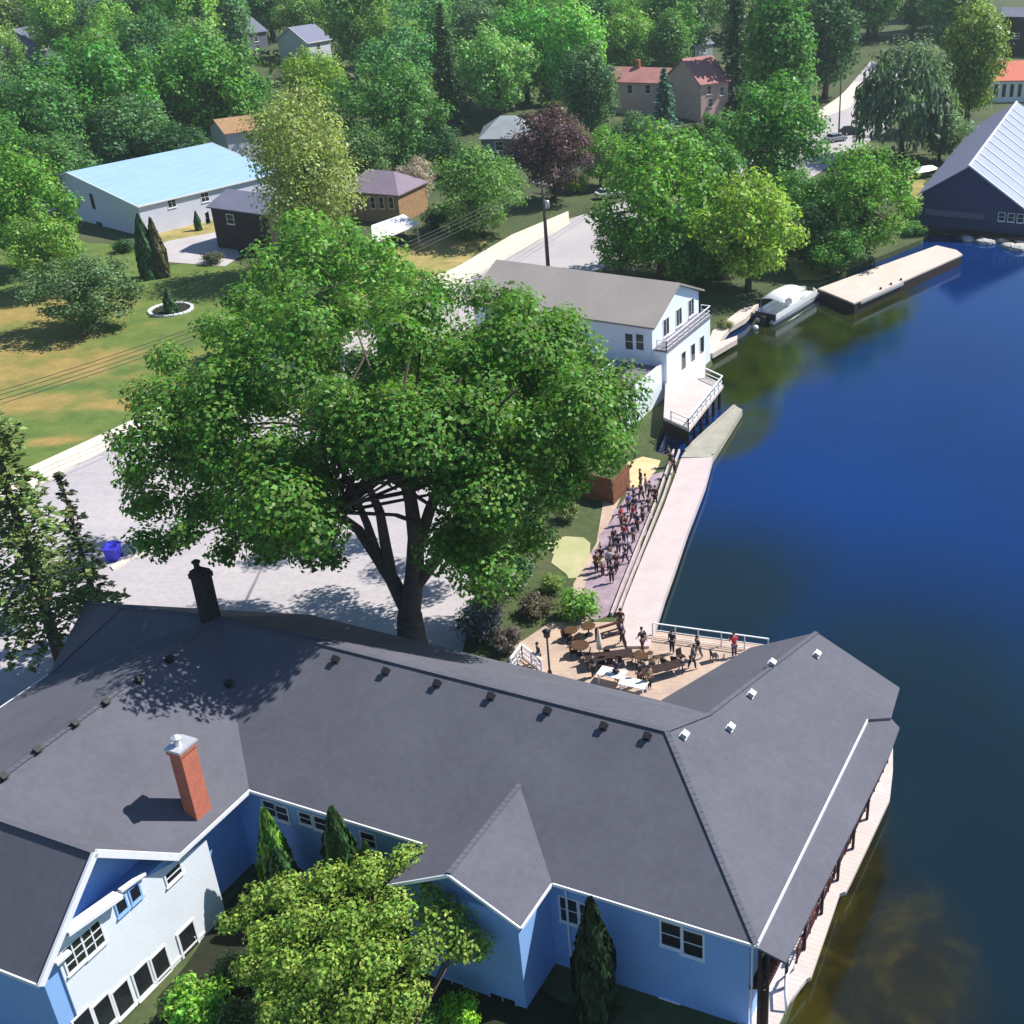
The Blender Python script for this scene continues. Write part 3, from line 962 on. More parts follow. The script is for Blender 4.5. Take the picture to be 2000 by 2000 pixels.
# chimneys
cb = onplane(388, 1592, I(-LA, 0, 6), nE)
ch = MB()
ct = at(350, 1456, 10.6)
cc = Vector((cb.x - .1, cb.y + .25, 0))
hh = 10.55
ch.cbox((cc.x, cc.y, cb.z - .7), .98, .72, hh - cb.z + .4, V)
ch.cbox((cc.x, cc.y, hh - .32), 1.12, .86, .22, V)
chimney = ch.build("chimney", M["brick"], roof_o)
k = MB()
k.cbox((cc.x, cc.y, hh - .1), 1.2, .94, .14, V)
k.build("chimney_cap", M["metal"], chimney)
k = MB()
k.lathe((cc.x - .1, cc.y - .1, hh + .04), [(.16, 0), (.16, .38), (.26, .4), (.26, .47), (.05, .6)], 12)
k.build("flue", M["metal"], chimney)
k = MB()
fl = cc + U * .38
k.box(Vector((fl.x, fl.y, cb.z - .42)) - V * .55, V * 1.1, U * .16 + Vector((0, 0, -.09)), Vector((0, 0, .12)))
k.build("flashing", M["white"], chimney)
# the dark chimney on the far slope
tb = at(408, 1245, 8.4)
ch = MB()
dtop = 13.1
tp = at(404, 1120, dtop)
cc = Vector(((tb.x + tp.x) / 2, (tb.y + tp.y) / 2, 0))
ch.cbox((cc.x, cc.y, 7.5), .85, .7, dtop - 7.5, U)
ch.cbox((cc.x, cc.y, dtop - .45), .98, .83, .3, U)
chimney = ch.build("chimney", M["dark_brick"], roof_o)
chimney["label"] = "tall dark sooty chimney"
k = MB()
k.lathe((cc.x - .1, cc.y, dtop), [(.16, 0), (.16, .45), (.24, .48), (.24, .55), (.04, .68)], 10)
k.build("flue", M["black_metal"], chimney)


# roof vents
def vent(p, n, mat):
    v = MB()
    n = n.normalized()
    x = n.cross(Vector((0, 0, 1))).normalized()
    y = n.cross(x)
    v.box(p - x * .19 - y * .19 - n * .02, x * .38, y * .38, n * .05)
    v.box(p - x * .13 - y * .13, x * .26, y * .26, n * .22)
    v.box(p - x * .17 - y * .17 + n * .22, x * .34, y * .34, n * .06)
    v.build("roof_vent", mat, roof_o)


for px, py in ((1335, 1438), (1425, 1423), (1466, 1358), (1506, 1297), (1594, 1280)):
    vent(onplane(px, py, I(0, 0, 6), nE), nE, M["metal"])
for px, py in ((755, 1313), (855, 1337), (960, 1362), (1070, 1390), (1180, 1420), (1265, 1440), (657, 1290)):
    vent(onplane(px, py, I(0, 0, 6), nS), nS, M["black_metal"])
for px, py in ((446, 1338), (330, 1290), (270, 1330), (206, 1374), (146, 1416), (72, 1468), (6, 1520)):
    vent(onplane(px, py, I(-LA, 0, 6), nE), nE, M["black_metal"])


# ------------------------------------------------------------------ gabled houses
def house(name, label, cat, A, B, he, width, pitch, wallm, roofm, over=.4, ridge_t=.5, parent=None, hip=0.0, trim=None):
    """near eave runs A->B (pixels at height he); the house goes `width` m back from it"""
    a, b = at(A[0], A[1], he), at(B[0], B[1], he)
    u = (b - a)
    u.z = 0
    L = u.length
    u.normalize()
    v = Vector((-u.y, u.x, 0))
    rz = he + pitch * width * ridge_t
    root = thing(name, label, cat, (a + b) / 2 * 1.0 - Vector((0, 0, he)) + v * width / 2) if parent is None else parent
    P = lambda s, t, z: Vector((a.x, a.y, 0)) + u * s + v * t + Vector((0, 0, z))
    rf = MB()
    rb = width * ridge_t
    if hip:
        rf.slab([P(0, 0, he), P(L, 0, he), P(L, width, he), P(0, width, he), P(hip, rb, rz), P(L - hip, rb, rz)],
                [[0, 1, 5, 4], [1, 2, 5], [2, 3, 4, 5], [3, 0, 4]], .15)
    else:
        rf.slab([P(0, 0, he), P(L, 0, he), P(L, width, he), P(0, width, he), P(0, rb, rz), P(L, rb, rz)],
                [[0, 1, 5, 4], [2, 3, 4, 5]], .15)
    ro = rf.build("roof", roofm, root)
    wl = MB()
    o = over
    wl.prism([P(o, o, 0), P(L - o, o, 0), P(L - o, width - o, 0), P(o, width - o, 0)], -.2, he)
    if not hip:
        for s, d in ((o, .25), (L - o, -.25)):
            t = [P(s, o, he), P(s, rb, rz - .18), P(s, width - o, he)]
            p2 = [q + u * d for q in t]
            wl.add(t + p2, [[0, 1, 2], [5, 4, 3], [0, 3, 4, 1], [1, 4, 5, 2], [2, 5, 3, 0]])
    wl.build("wall", wallm, root)
    if trim is not None:
        tr = MB()
        for s, q in ((0, -1), (L, 1)):
            tr.bar(P(s, 0, he - .08) + u * q * .06, P(s, rb, rz - .08) + u * q * .06, .1, .25)
            tr.bar(P(s, rb, rz - .08) + u * q * .06, P(s, width, he - .08) + u * q * .06, .1, .25)
        tr.bar(P(0, 0, he - .08) - v * .06, P(L, 0, he - .08) - v * .06, .1, .2)
        tr.build("trim", trim, root)
    return dict(root=root, P=P, u=u, v=v, L=L, W=width, he=he, rz=rz, rb=rb, roof=ro, o=o)


def hwin(h, side, px, py, wd, ht, nx=1, ny=2, frame=None):
    """window on a house wall: side 'f' the near long wall, 'l'/'r' its ends"""
    o = h["o"]
    if side == "f":
        p0, n, s = h["P"](0, o, 0), -h["v"], h["u"]
    elif side == "l":
        p0, n, s = h["P"](o, 0, 0), -h["u"], h["v"]
    else:
        p0, n, s = h["P"](h["L"] - o, 0, 0), h["u"], h["v"]
    return add_window(h["root"], onplane(px, py, p0, n), s, n, wd, ht, nx, ny, frame)


# barn with the blue roof
h = house("blue_roofed_barn", "long lavender-white barn with a pale blue metal roof, at the edge of the wood", "barn", (268, 403), (548, 337), 4.4, 26, .16, M["barn_wall"], M["blue_roof"], .25, ridge_t=.62, trim=M["white"])
for px, py in ((335, 396), (400, 385)):
    hwin(h, "f", px, py, 1.2, 1.2, 2, 2)
hwin(h, "l", 181, 393, .9, 2.2, 1, 1, M["barn_wall"])
hwin(h, "l", 195, 440, 1.5, 1.0, 1, 1, M["barn_wall"])
# white house behind the barn
h = house("white_house", "small white house with a tan-brown roof just past the barn's far end", "house", (438, 262), (512, 252), 6.0, 8, .45, M["barn_wall"], M["tan_brick"], .4)
hwin(h, "f", 486, 264, 1.4, .8)
# dark brown house
h = house("brown_house", "dark brown boarded house with a lavender-grey roof, between the barn and the tall olive tree", "house", (402, 404), (522, 420), 5.6, 8.5, .35, M["brown_wall"], M["slate_roof"], .4)
hwin(h, "f", 450, 428, 1.1, 1.2)
hwin(h, "l", 405, 425, .6, 1.4)
# brick bungalow with a carport beside it
h = house("brick_bungalow", "tan and orange brick bungalow under a purple-brown roof, behind the white carport", "house", (655, 372), (778, 382), 4.2, 9, .5, M["tan_brick"], M["purple_roof"], .4, hip=3.0)
for px in (728, 745, 764):
    hwin(h, "f", px, 396, .7, 1.6, 1, 2, M["cream"])
cp = thing("carport", "white flat-roofed carport on thin white posts, in front of the brick bungalow", "carport", at(765, 470, 0))
zc = 2.7
r4 = [at(725, 440, zc), at(788, 418, zc), at(818, 437, zc), at(728, 474, zc)]
m_ = MB()
m_.slab(r4, [[0, 1, 2, 3]], .18)
m_.build("roof", M["vinyl"], cp)
for q in r4[0:4]:
    c = r4[0].lerp(r4[2], .5)
    q2 = q.lerp(c, .08)
    p_ = MB()
    p_.cbox((q2.x, q2.y, 0), .12, .12, zc - .16)
    p_.build("post", M["white"], cp)
# grey house with pale roof
h = house("grey_house", "grey-walled house with a pale slate hipped roof, left of the purple-leaved tree", "house", (934, 272), (1045, 270), 5.0, 11, .5, M["slate_roof"], M["grey_roof"], .4, hip=3.5, trim=None)
hwin(h, "f", 975, 285, 1.2, 1.3)
hwin(h, "f", 1010, 286, 1.2, 1.3)
# red-roofed house: long wing and a taller gable
h = house("red_roofed_house", "pinkish stucco house with a faded red roof, low wing and taller cross gable", "house", (1192, 160), (1342, 164), 6.2, 8, .6, M["pink_wall"], M["red_roof"], .4)
for px in (1230, 1265, 1300, 1322):
    hwin(h, "f", px, 174, 1.0, 1.6)
mc = MB()
q = h["P"](5, h["rb"], h["rz"] - .6)
mc.cbox(q, .7, .7, 2.0, h["u"])
mc.build("chimney", M["brick"], h["roof"])
h2 = house("cross", "", "", (1368, 166), (1428, 158), 7.2, 12, .7, M["pink_wall"], M["red_roof"], .4, parent=h["root"])
for px, py in ((1385, 176), (1410, 178), (1388, 200)):
    hwin(h2, "f", px, py, 1.0, 1.5)
# boathouse on the right
bh = thing("blue_boathouse", "big navy boathouse in the water, one roof slope lavender, the other silver", "boathouse", at(1900, 440, 0))
fl, fr, fa = at(1818, 349, 4.6), at(2006, 372, 4.6), at(1893, 325, 9.0)
rd = (at(2000, 180, 9.0) - fa)
rd.z = 0
rd.normalize()
sd_ = Vector((rd.y, -rd.x, 0))
hw = abs((fl - fa).dot(sd_))
Lb = 52
B = lambda s, t, z: Vector((fa.x, fa.y, 0)) + sd_ * s + rd * t + Vector((0, 0, z))
slope = (9.0 - 4.6) / hw
m_ = MB()
m_.slab([B(-hw, 0, 4.6), B(0, 0, 9), B(0, Lb, 9), B(-hw, Lb, 4.6)], [[0, 1, 2, 3]], .15)
m_.build("roof", M["lavender_roof"], bh)["label"] = "lavender-grey left slope"
m_ = MB()
w2 = hw * 1.5
m_.slab([B(.02, 0, 9), B(w2, 0, 9 - w2 * slope), B(w2, Lb, 9 - w2 * slope), B(.02, Lb, 9)], [[0, 1, 2, 3]], .15)
o_ = m_.build("roof", M["silver_roof"], bh)
o_["label"] = "silver right slope with white ribs"
rb_ = MB()
for t in [0.15] + [4.5 * i for i in range(1, 11)]:
    rb_.bar(B(.1, t, 9.05), B(w2, t, 9.05 - w2 * slope), .28, .12)
rb_.bar(B(0, 0, 9.08), B(0, Lb, 9.08), .3, .12)
rb_.build("roof_rib", M["vinyl"], o_)
m_ = MB()
t_ = [B(-hw + .4, .5, 0), B(-hw + .4, .5, 4.5), B(0, .5, 8.8), B(w2 - .4, .5, 9 - (w2 - .4) * slope - .2), B(w2 - .4, .5, 0)]
m_.add(t_ + [q + rd * .3 for q in t_], [[0, 1, 2, 3, 4], [9, 8, 7, 6, 5]] + [[i, (i + 1) % 5, (i + 1) % 5 + 5, i + 5] for i in range(5)])
m_.box(B(-hw + .4, .8, -.8), rd * (Lb - 1.2), sd_ * .3, Vector((0, 0, 5.3)))
m_.box(B(w2 - .7, .8, -.8), rd * (Lb - 1.2), sd_ * .3, Vector((0, 0, 2.2)))
m_.build("wall", M["navy_wall"], bh)
m_ = MB()
m_.box(B(-hw + 1.2, .34, 1.7), sd_ * (hw + 1.5), rd * .14, Vector((0, 0, .8)))
m_.build("wall_band", M["slate_roof"], bh)
m_ = MB()
m_.box(B(-hw - .4, -1.6, -.25), sd_ * (hw + w2 + .8), rd * 2.0, Vector((0, 0, .3)))
for i in range(9):
    q = B(-hw + i * (hw + w2) / 8, -1.4, 0)
    m_.tube([(q.x, q.y, -.2), (q.x, q.y, -2.5)], .14, 6)
m_.build("landing", M["dark_wood"], bh)
for i in range(4):
    add_window(bh, B(hw * .75 + i * 1.3, .5, 2.3), sd_, -rd, .8, 1.1, 1, 2)
# red roof and dark house at the right edge
h = house("red_roofed_pavilion", "pavilion with an orange-red metal roof behind the navy boathouse", "pavilion", (1938, 158), (2075, 156), 4.5, 9, .75, M["white"], M["bright_red_roof"], .5)
for i in range(9):
    add_window(h["root"], h["P"](1.2 + i * 1.7, h["o"], 2.4), h["u"], -h["v"], .8, 2.6, 1, 1)
h = house("maroon_house", "tall dark maroon house with a black roof, top right behind the pavilion", "house", (1955, 32), (2120, 36), 9.5, 10, .35, M["dark_wood"], M["slate_roof"], .5)
hwin(h, "f", 1985, 70, 1.4, 1.2)
m_ = MB()
r4 = [at(1943, 52, 4.2), at(1976, 44, 4.6), at(1986, 62, 3.4), at(1950, 66, 3.4)]
m_.slab(r4, [[0, 1, 2, 3]], .12)
m_.build("awning", M["vinyl"], h["root"])
# far roofs among the trees
h = house("slate_roofed_house", "slate-roofed house half sunk in the wood, at the far left", "house", (68, 84), (122, 74), 5.5, 12, .5, M["slate_roof"], M["slate_roof"])
hwin(h, "f", 90, 90, 1.2, 1.2)
h = house("slate_roofed_house", "slate-roofed house seen in a gap of the wood, beyond the barn", "house", (478, 66), (524, 60), 5.5, 12, .5, M["slate_roof"], M["slate_roof"])
hwin(h, "f", 500, 76, 1.2, 1.2)
h = house("white_gabled_house", "far house with a white trimmed pale gable, in the wood left of centre", "house", (600, 84), (648, 76), 5.5, 11, .6, M["barn_wall"], M["lavender_roof"], trim=M["white"])
hwin(h, "f", 622, 92, 1.2, 1.2)
h = house("grey_cottage", "small grey cottage with a pale roof above the red-roofed house", "house", (1358, 92), (1396, 84), 4.5, 8, .5, M["grey_roof"], M["lavender_roof"])
hwin(h, "f", 1376, 98, 1.1, 1.2)
h = house("white_house", "white house at the far left edge above the wood", "house", (-60, 40), (14, 32), 6.0, 9, .5, M["white"], M["grey_roof"])
hwin(h, "f", 5, 42, 1.1, 1.2)

# ------------------------------------------------------------------ the white house over the water
K = at(1278, 641, 7.4)
kr = at(1333, 553, 10.0)
hu = Vector((math.cos(R(-22)), math.sin(R(-22)), 0))
hv = Vector((-hu.y, hu.x, 0))
rbk = (kr - K).dot(hv)
print("boathouse ridge back", rbk, (kr - K).dot(hu))
WH = lambda a, b, z: Vector((K.x, K.y, 0)) + hu * a + hv * b + Vector((0, 0, z))
wh = thing("waterside_house", "tall white house over the water with a tan flat-pitched roof, balconies and white railings", "house", WH(-8, 5, 0))
Lh = 21.0
m_ = MB()
m_.slab([WH(0, 0, 7.4), WH(-Lh, 0, 7.4), WH(-Lh, rbk, 10), WH((kr - K).dot(hu) * .0, rbk, 10), WH(0, 2 * rbk, 7.4), WH(-Lh, 2 * rbk, 7.4)], [[0, 1, 2, 3], [3, 2, 5, 4]], .2)
m_.build("roof", M["tan_roof"], wh)
m_ = MB()
m_.prism([WH(-.5, .5, 0), WH(-Lh + .5, .5, 0), WH(-Lh + .5, 2 * rbk - .5, 0), WH(-.5, 2 * rbk - .5, 0)], -1.5, 7.3)
t_ = [WH(-.5, .5, 7.3), WH(-.5, rbk, 9.8), WH(-.5, 2 * rbk - .5, 7.3)]
m_.add(t_ + [q - hu * .3 for q in t_], [[0, 1, 2], [5, 4, 3], [0, 3, 4, 1], [1, 4, 5, 2], [2, 5, 3, 0]])
# lakeside bay, two storeys, carrying the upper balcony
bay = 1.0
m_.prism([WH(-.6, .5, 0), WH(bay, .5, 0), WH(bay, 2 * rbk - 1, 0), WH(-.6, 2 * rbk - 1, 0)], -1.2, 4.9)
m_.build("wall", M["siding_white"], wh)
m_ = MB()
m_.prism([WH(-.4, .4, 0), WH(bay + .15, .4, 0), WH(bay + .15, 2 * rbk - .9, 0), WH(-.4, 2 * rbk - .9, 0)], 4.9, 5.05)
m_.build("balcony_floor", M["grey_flat"], wh)
railing("balcony_railing", [WH(0, .5, 5.05), WH(bay, .5, 5.05), WH(bay, 2 * rbk - 1, 5.05), WH(0, 2 * rbk - 1, 5.05)], 1.0, M["white"], wh, 1.3, .07)
for t in (.3, .55, .8):
    add_window(wh, WH(-.5, 2 * rbk * t, 6.2), hv, hu, 1.3, 1.7, 2, 1)
for t in (.36, .55, .74):
    add_window(wh, WH(bay, 2 * rbk * t, 2.5), hv, hu, 1.0, 2.0, 1, 1)
for px, py in ((1229, 667), (1250, 668)):
    add_window(wh, onplane(px, py, WH(0, .5, 0), -hv), hu, -hv, .8, 1.6, 1, 2, M["siding_white"])
# lower wing nearer the camera with a roof terrace
m_ = MB()
lw = 8.5
m_.prism([WH(-7, .49, 0), WH(-7, -lw, 0), WH(.6, -lw, 0), WH(.6, .49, 0)], -1.2, 3.2)
m_.box(WH(.35, -lw, 3.2), hu * .25, hv * (lw + .4), Vector((0, 0, .5)))
m_.build("lower_wing", M["siding_white"], wh)
m_ = MB()
m_.prism([WH(-7.2, .45, 0), WH(-7.2, -lw - .2, 0), WH(.3, -lw - .2, 0), WH(.3, .45, 0)], 3.2, 3.3)
m_.build("terrace_roof", M["grey_flat"], wh)
railing("terrace_railing", [WH(-3.5, .2, 3.3), WH(-3.5, -lw, 3.3)], .95, M["white"], wh, 2.0, .07)
# deck over the water with its railing and piles
dz_ = 1.7
dq = [at(1296, 815, dz_), at(1346, 838, dz_), at(1413, 752, dz_), at(1378, 738, dz_)]
m_ = MB()
m_.prism(dq + [WH(bay - .3, 2 * rbk - 1.5, 0), WH(bay - .3, .8, 0)], dz_ - .3, dz_)
m_.build("deck", M["deck"], wh)
railing("deck_railing", [dq[0].lerp(dq[1], .3), dq[0].lerp(dq[1], .97), dq[2] + (dq[0] - dq[2]) * .02, dq[3]], 1.0, M["white"], wh, 1.3, .09)
for i in range(6):
    m_ = MB()
    q = dq[1].lerp(dq[2], .04 + .92 * i / 5) + (dq[3] - dq[2]).normalized() * .4
    m_.tube([(q.x, q.y, dz_ - .3), (q.x, q.y, -2.5)], .17, 8)
    m_.build("pile", M["dark_wood"], wh)
m_ = MB()
m_.bar(dq[0] + Vector((0, 0, -.9)), dq[1] + Vector((0, 0, -.9)), .1, 1.2)
m_.build("skirt_board", M["dark_wood"], wh)
add_door(wh, WH(.6, -6.5, 0.1), hv, hu, .95, 2.1, M["glass"])
# ------------------------------------------------------------------ foliage meshes
def leaf_mesh(name, ctr, nrm, size, mat, aspect=0.62, tang=None):
    """many small bent leaf faces: centres, facing, length"""
    n = len(ctr)
    nrm = nrm / (np.linalg.norm(nrm, axis=1, keepdims=True) + 1e-9)
    r = rng.normal(size=(n, 3)) if tang is None else tang
    x = r - nrm * np.sum(r * nrm, axis=1, keepdims=True)
    x /= np.linalg.norm(x, axis=1, keepdims=True) + 1e-9
    y = np.cross(nrm, x)
    s = size[:, None]
    b = nrm * s * 0.16
    v = np.empty((n, 4, 3))
    v[:, 0] = ctr - x * s * .5
    v[:, 1] = ctr - y * s * .5 * aspect + b + x * s * .06
    v[:, 2] = ctr + x * s * .5
    v[:, 3] = ctr + y * s * .5 * aspect + b + x * s * .06
    me = bpy.data.meshes.new(name)
    me.vertices.add(n * 4)
    me.vertices.foreach_set("co", v.reshape(-1).astype(np.float32))
    me.loops.add(n * 4)
    me.loops.foreach_set("vertex_index", np.arange(n * 4, dtype=np.int32))
    me.polygons.add(n)
    me.polygons.foreach_set("loop_start", np.arange(0, n * 4, 4, dtype=np.int32))
    me.update(calc_edges=True)
    me.materials.append(mat)
    return me


def rdir(n):
    d = rng.normal(size=(n, 3))
    return d / np.linalg.norm(d, axis=1, keepdims=True)


def blobs_leaves(bl, per, lsize, up=0.65, wide=1.0):
    """bl: list of (centre, radius, squash)"""
    C, Nn, S = [], [], []
    for c, r, sq in bl:
        k = max(12, int(per * (r / bl[0][1]) ** 2))
        d = rdir(k)
        rr = r * wide * (0.25 + 0.95 * rng.random(k) ** 0.75)
        p = d * rr[:, None]
        p[:, 2] *= sq
        # twigs: pull leaves into small sprays
        C.append(np.array(c)[None] + p)
        nn = d + 0.7 * rdir(k)
        nn[:, 2] += up
        Nn.append(nn)
        S.append(lsize * (0.6 + 0.8 * rng.random(k)))
    return np.concatenate(C), np.concatenate(Nn), np.concatenate(S)


def mesh_obj(name, me, parent):
    o = bpy.data.objects.new(name, me)
    col.objects.link(o)
    o.parent = parent
    return o


def broad_proto(h, rx, seed, nb=30, per=420, leaf=.46, zc=.53, rz=.46, gaps=.0):
    """crown of leafy lumps round an egg; trunk and limbs reaching into it"""
    rs = random.Random(seed)
    bl = []
    for i in range(nb):
        t = (i + .5) / nb
        ph = i * 2.39996 + rs.uniform(-.3, .3)
        cz = 1 - 2 * t
        rad = math.sqrt(max(0, 1 - cz * cz))
        k = rs.uniform(.58, .9)
        r = h * rs.uniform(.075, .15)
        low = .85 if cz < -.4 else 1
        bl.append(((rad * math.cos(ph) * rx * k * low, rad * math.sin(ph) * rx * k * low, h * zc + cz * h * rz * k), r, rs.uniform(.7, 1)))
    for i in range(5):
        bl.append(((rs.uniform(-.3, .3) * rx, rs.uniform(-.3, .3) * rx, h * (zc + rs.uniform(-.12, .15))), h * .15, .9))
    bl.sort(key=lambda q: -q[1])
    c, n_, s = blobs_leaves(bl, per, leaf * h / 14)
    crown = leaf_mesh("crown", c, n_, s, M["leaf"])
    mb = MB()
    mb.tube([(0, 0, -.2), (.02 * h, 0, h * .2), (0, .01 * h, h * .45), (.01 * h, 0, h * .75)], [h * .03, h * .024, h * .018, h * .006], 8)
    for i in range(7):
        b = bl[rs.randrange(len(bl))][0]
        z0 = h * rs.uniform(.2, .42)
        mid = (b[0] * .5, b[1] * .5, (z0 + b[2]) / 2 + .02 * h)
        mb.tube([(0, 0, z0), mid, b], [h * .012, h * .008, h * .003], 6)
    tr = mb.build("trunk", M["bark"], None, True)
    return tr, crown


def conifer_proto(h, rb, seed, whorls=24, droop=.25, leaf=.5, bare=.1, nbr=8, per=22, width=.16):
    rs = random.Random(seed)
    C, Nn, S, T = [], [], [], []
    mb = MB()
    mb.tube([(0, 0, -.2), (0, 0, h * .5), (0, 0, h)], [h * .02, h * .013, h * .002], 8)
    for i in range(whorls):
        f = (i + .5) / whorls
        z = h * (bare + (1 - bare) * f)
        L = rb * (1 - f) ** .85 * rs.uniform(.75, 1.1) + h * .012
        for k in range(nbr):
            if rs.random() < .12:
                continue
            a = 2 * math.pi * (k + rs.random() * .8) / nbr + i * 1.3
            Lk = L * rs.uniform(.65, 1.1)
            d = np.array([math.cos(a), math.sin(a), 0])
            m = max(6, int(per * Lk / rb))
            t = rng.random(m) ** .7
            z_ = z + Lk * (.12 * t - droop * 1.6 * t * t)
            side = rng.normal(size=m) * width * Lk * (1.05 - t)
            px = np.array([-d[1], d[0], 0])
            p = d[None] * (t * Lk)[:, None] + px[None] * side[:, None]
            p[:, 2] = z_ + rng.normal(size=m) * .02 * h * .4
            C.append(p)
            nn = np.tile(np.array([0, 0, 1.0]), (m, 1)) + .5 * rdir(m)
            Nn.append(nn)
            S.append(np.full(m, leaf * h / 14) * (.7 + .7 * rng.random(m)))
            T.append(d[None] + px[None] * np.sign(side)[:, None] * .7 + .3 * rdir(m))
            if i % 2 == 0:
                mb.tube([(0, 0, z), tuple(d * Lk * .7 + np.array([0, 0, z - droop * Lk * .5]))], [h * .004, h * .001], 4, False)
    me = leaf_mesh("crown", np.concatenate(C), np.concatenate(Nn), np.concatenate(S), M["needle"], .5, np.concatenate(T))
    return mb.build("trunk", M["bark"], None, True), me


def willow_proto(h, rx, seed):
    rs = random.Random(seed)
    tr, crown0 = broad_proto(h, rx * .8, seed, 20, 150, .5, .66, .27)
    C, Nn, S, T = [], [], [], []
    for i in range(190):
        a = rs.uniform(0, 2 * math.pi)
        r = rx * (.35 + .65 * rs.random() ** .5)
        zt = h * (.92 - .38 * (r / rx) ** 2) * rs.uniform(.85, 1.02)
        zb = h * rs.uniform(.08, .45)
        m = 26
        t = rng.random(m)
        z = zt + (zb - zt) * t
        sp = r * (1 + .06 * t)
        p = np.stack([np.cos(a) * sp + rng.normal(size=m) * .25, np.sin(a) * sp + rng.normal(size=m) * .25, z], 1)
        C.append(p)
        Nn.append(np.tile([math.cos(a), math.sin(a), .35], (m, 1)) + .6 * rdir(m))
        S.append(np.full(m, .055 * h) * (.6 + .8 * rng.random(m)))
        T.append(np.tile([0, 0, -1.0], (m, 1)) + .25 * rdir(m))
    n0 = len(crown0.vertices)
    v0 = np.empty(n0 * 3, dtype=np.float32)
    crown0.vertices.foreach_get("co", v0)
    me = leaf_mesh("crown", np.concatenate(C), np.concatenate(Nn), np.concatenate(S), M["leaf"], .42, np.concatenate(T))
    bm = bmesh.new()
    bm.from_mesh(me)
    bm.from_mesh(crown0)
    bm.to_mesh(me)
    bm.free()
    return tr, me


def cedar_proto(h, r, seed):
    C, Nn, S, T = [], [], [], []
    m = 2600
    f = rng.random(m) ** 1.25
    a = rng.random(m) * 2 * np.pi
    rad = r * np.minimum(1, (1 - f) * 1.9 + .02) ** .8 * (.75 + .3 * rng.random(m) + .12 * np.sin(a * 5 + f * 9))
    p = np.stack([np.cos(a) * rad, np.sin(a) * rad, h * (.02 + .98 * f)], 1)
    nn = np.stack([np.cos(a), np.sin(a), np.full(m, .25)], 1) + .45 * rdir(m)
    me = leaf_mesh("crown", p, nn, np.full(m, .085 * h) * (.6 + .7 * rng.random(m)), M["needle"], .45, np.tile([0, 0, 1.0], (m, 1)) + .3 * rdir(m))
    mb = MB()
    mb.tube([(0, 0, -.2), (0, 0, h * .8)], [h * .02, h * .006], 6)
    return mb.build("trunk", M["bark"], None, True), me


def shrub_proto(h, r, seed):
    rs = random.Random(seed)
    bl = [((rs.uniform(-.55, .55) * r, rs.uniform(-.55, .55) * r, h * rs.uniform(.25, .7)), h * rs.uniform(.22, .34), .9) for _ in range(14)]
    bl.sort(key=lambda q: -q[1])
    c, n_, s = blobs_leaves(bl, 170, .1 * h)
    me = leaf_mesh("crown", c, n_, s, M["leaf"])
    mb = MB()
    for i in range(5):
        b = bl[i][0]
        mb.tube([(b[0] * .15, b[1] * .15, -.1), (b[0] * .5, b[1] * .5, b[2] * .5), b], [.05 * h, .03 * h, .012 * h], 5)
    return mb.build("trunk", M["bark"], None, True), me


PROTO = {}


def proto(kind):
    if kind not in PROTO:
        PROTO[kind] = {
            "round": lambda: broad_proto(14, 5.6, 3) + (14, 5.4, .53),
            "broad": lambda: broad_proto(14, 6.6, 5, 38, 420, .44, .52, .44) + (14, 6.4, .52),
            "tall": lambda: broad_proto(16, 4.8, 8, 34, 400, .46, .53, .45) + (16, 4.7, .53),
            "tall_fine": lambda: broad_proto(16, 4.8, 8, 44, 560, .27, .53, .45) + (16, 4.7, .53),
            "loose": lambda: broad_proto(14, 5.8, 13, 26, 380, .5, .53, .45) + (14, 5.6, .53),
            "poplar": lambda: broad_proto(18, 3.8, 21, 34, 360, .46, .52, .46) + (18, 3.7, .52),
            "spruce": lambda: conifer_proto(16, 3.7, 2, 26, .25, .62, .05, 9, 26, .2) + (16, 3.7, .45),
            "willow": lambda: willow_proto(14, 6.0, 4) + (14, 6.0, .52),
            "cedar": lambda: cedar_proto(6, .95, 6) + (6, .95, .48),
            "shrub": lambda: shrub_proto(2.2, 1.7, 9) + (2.2, 1.7, .5),
        }[kind]()
    return PROTO[kind]


USED = set()
FOL = 2.5


def place(name, kind, base, sx, sz, colr, label, cat="tree", group=None, rot=None):
    tr, crown, h, rx, zc = proto(kind)
    e = thing(name, label, cat, base, group)
    e.rotation_euler = (0, 0, rot if rot is not None else random.uniform(0, 6.28))
    e.scale = (sx, sx, sz)
    if kind in USED:
        t = tr.copy()
        col.objects.link(t)
    else:
        t = tr
        USED.add(kind)
    t.parent = e
    c = mesh_obj("crown", crown, e)
    c.color = (*[min(.6, q * FOL) for q in colr], 1)
    return e


def tree(name, kind, cx, cy, r, colr, label, cat="tree", group=None, hk=1.0, rot=None):
    """crown centred on this pixel, r pixels in half-width"""
    tr, crown, h, rx, zc = proto(kind)
    zz = 6.0
    for _ in range(8):
        p = at(cx, cy, zz)
        rm = r * depth(p) / FPX
        sx = rm / rx
        zz = zc * h * sx * hk
    return place(name, kind, (p.x, p.y, 0), sx, sx * hk, colr, label, cat, group, rot)


DG = (0.022, 0.062, 0.022)     # dark green
MG = (0.045, 0.115, 0.022)     # mid green
BG = (0.068, 0.142, 0.022)     # bright green
YG = (0.125, 0.185, 0.028)     # yellow green
LG = (0.105, 0.19, 0.06)      # light green
GG = (0.085, 0.135, 0.07)      # grey green
BL = (0.05, 0.115, 0.085)      # blue green
OL = (0.145, 0.17, 0.065)        # olive tan
PU = (0.055, 0.032, 0.04)      # purple brown
LI = (0.20, 0.17, 0.17)        # lilac grey

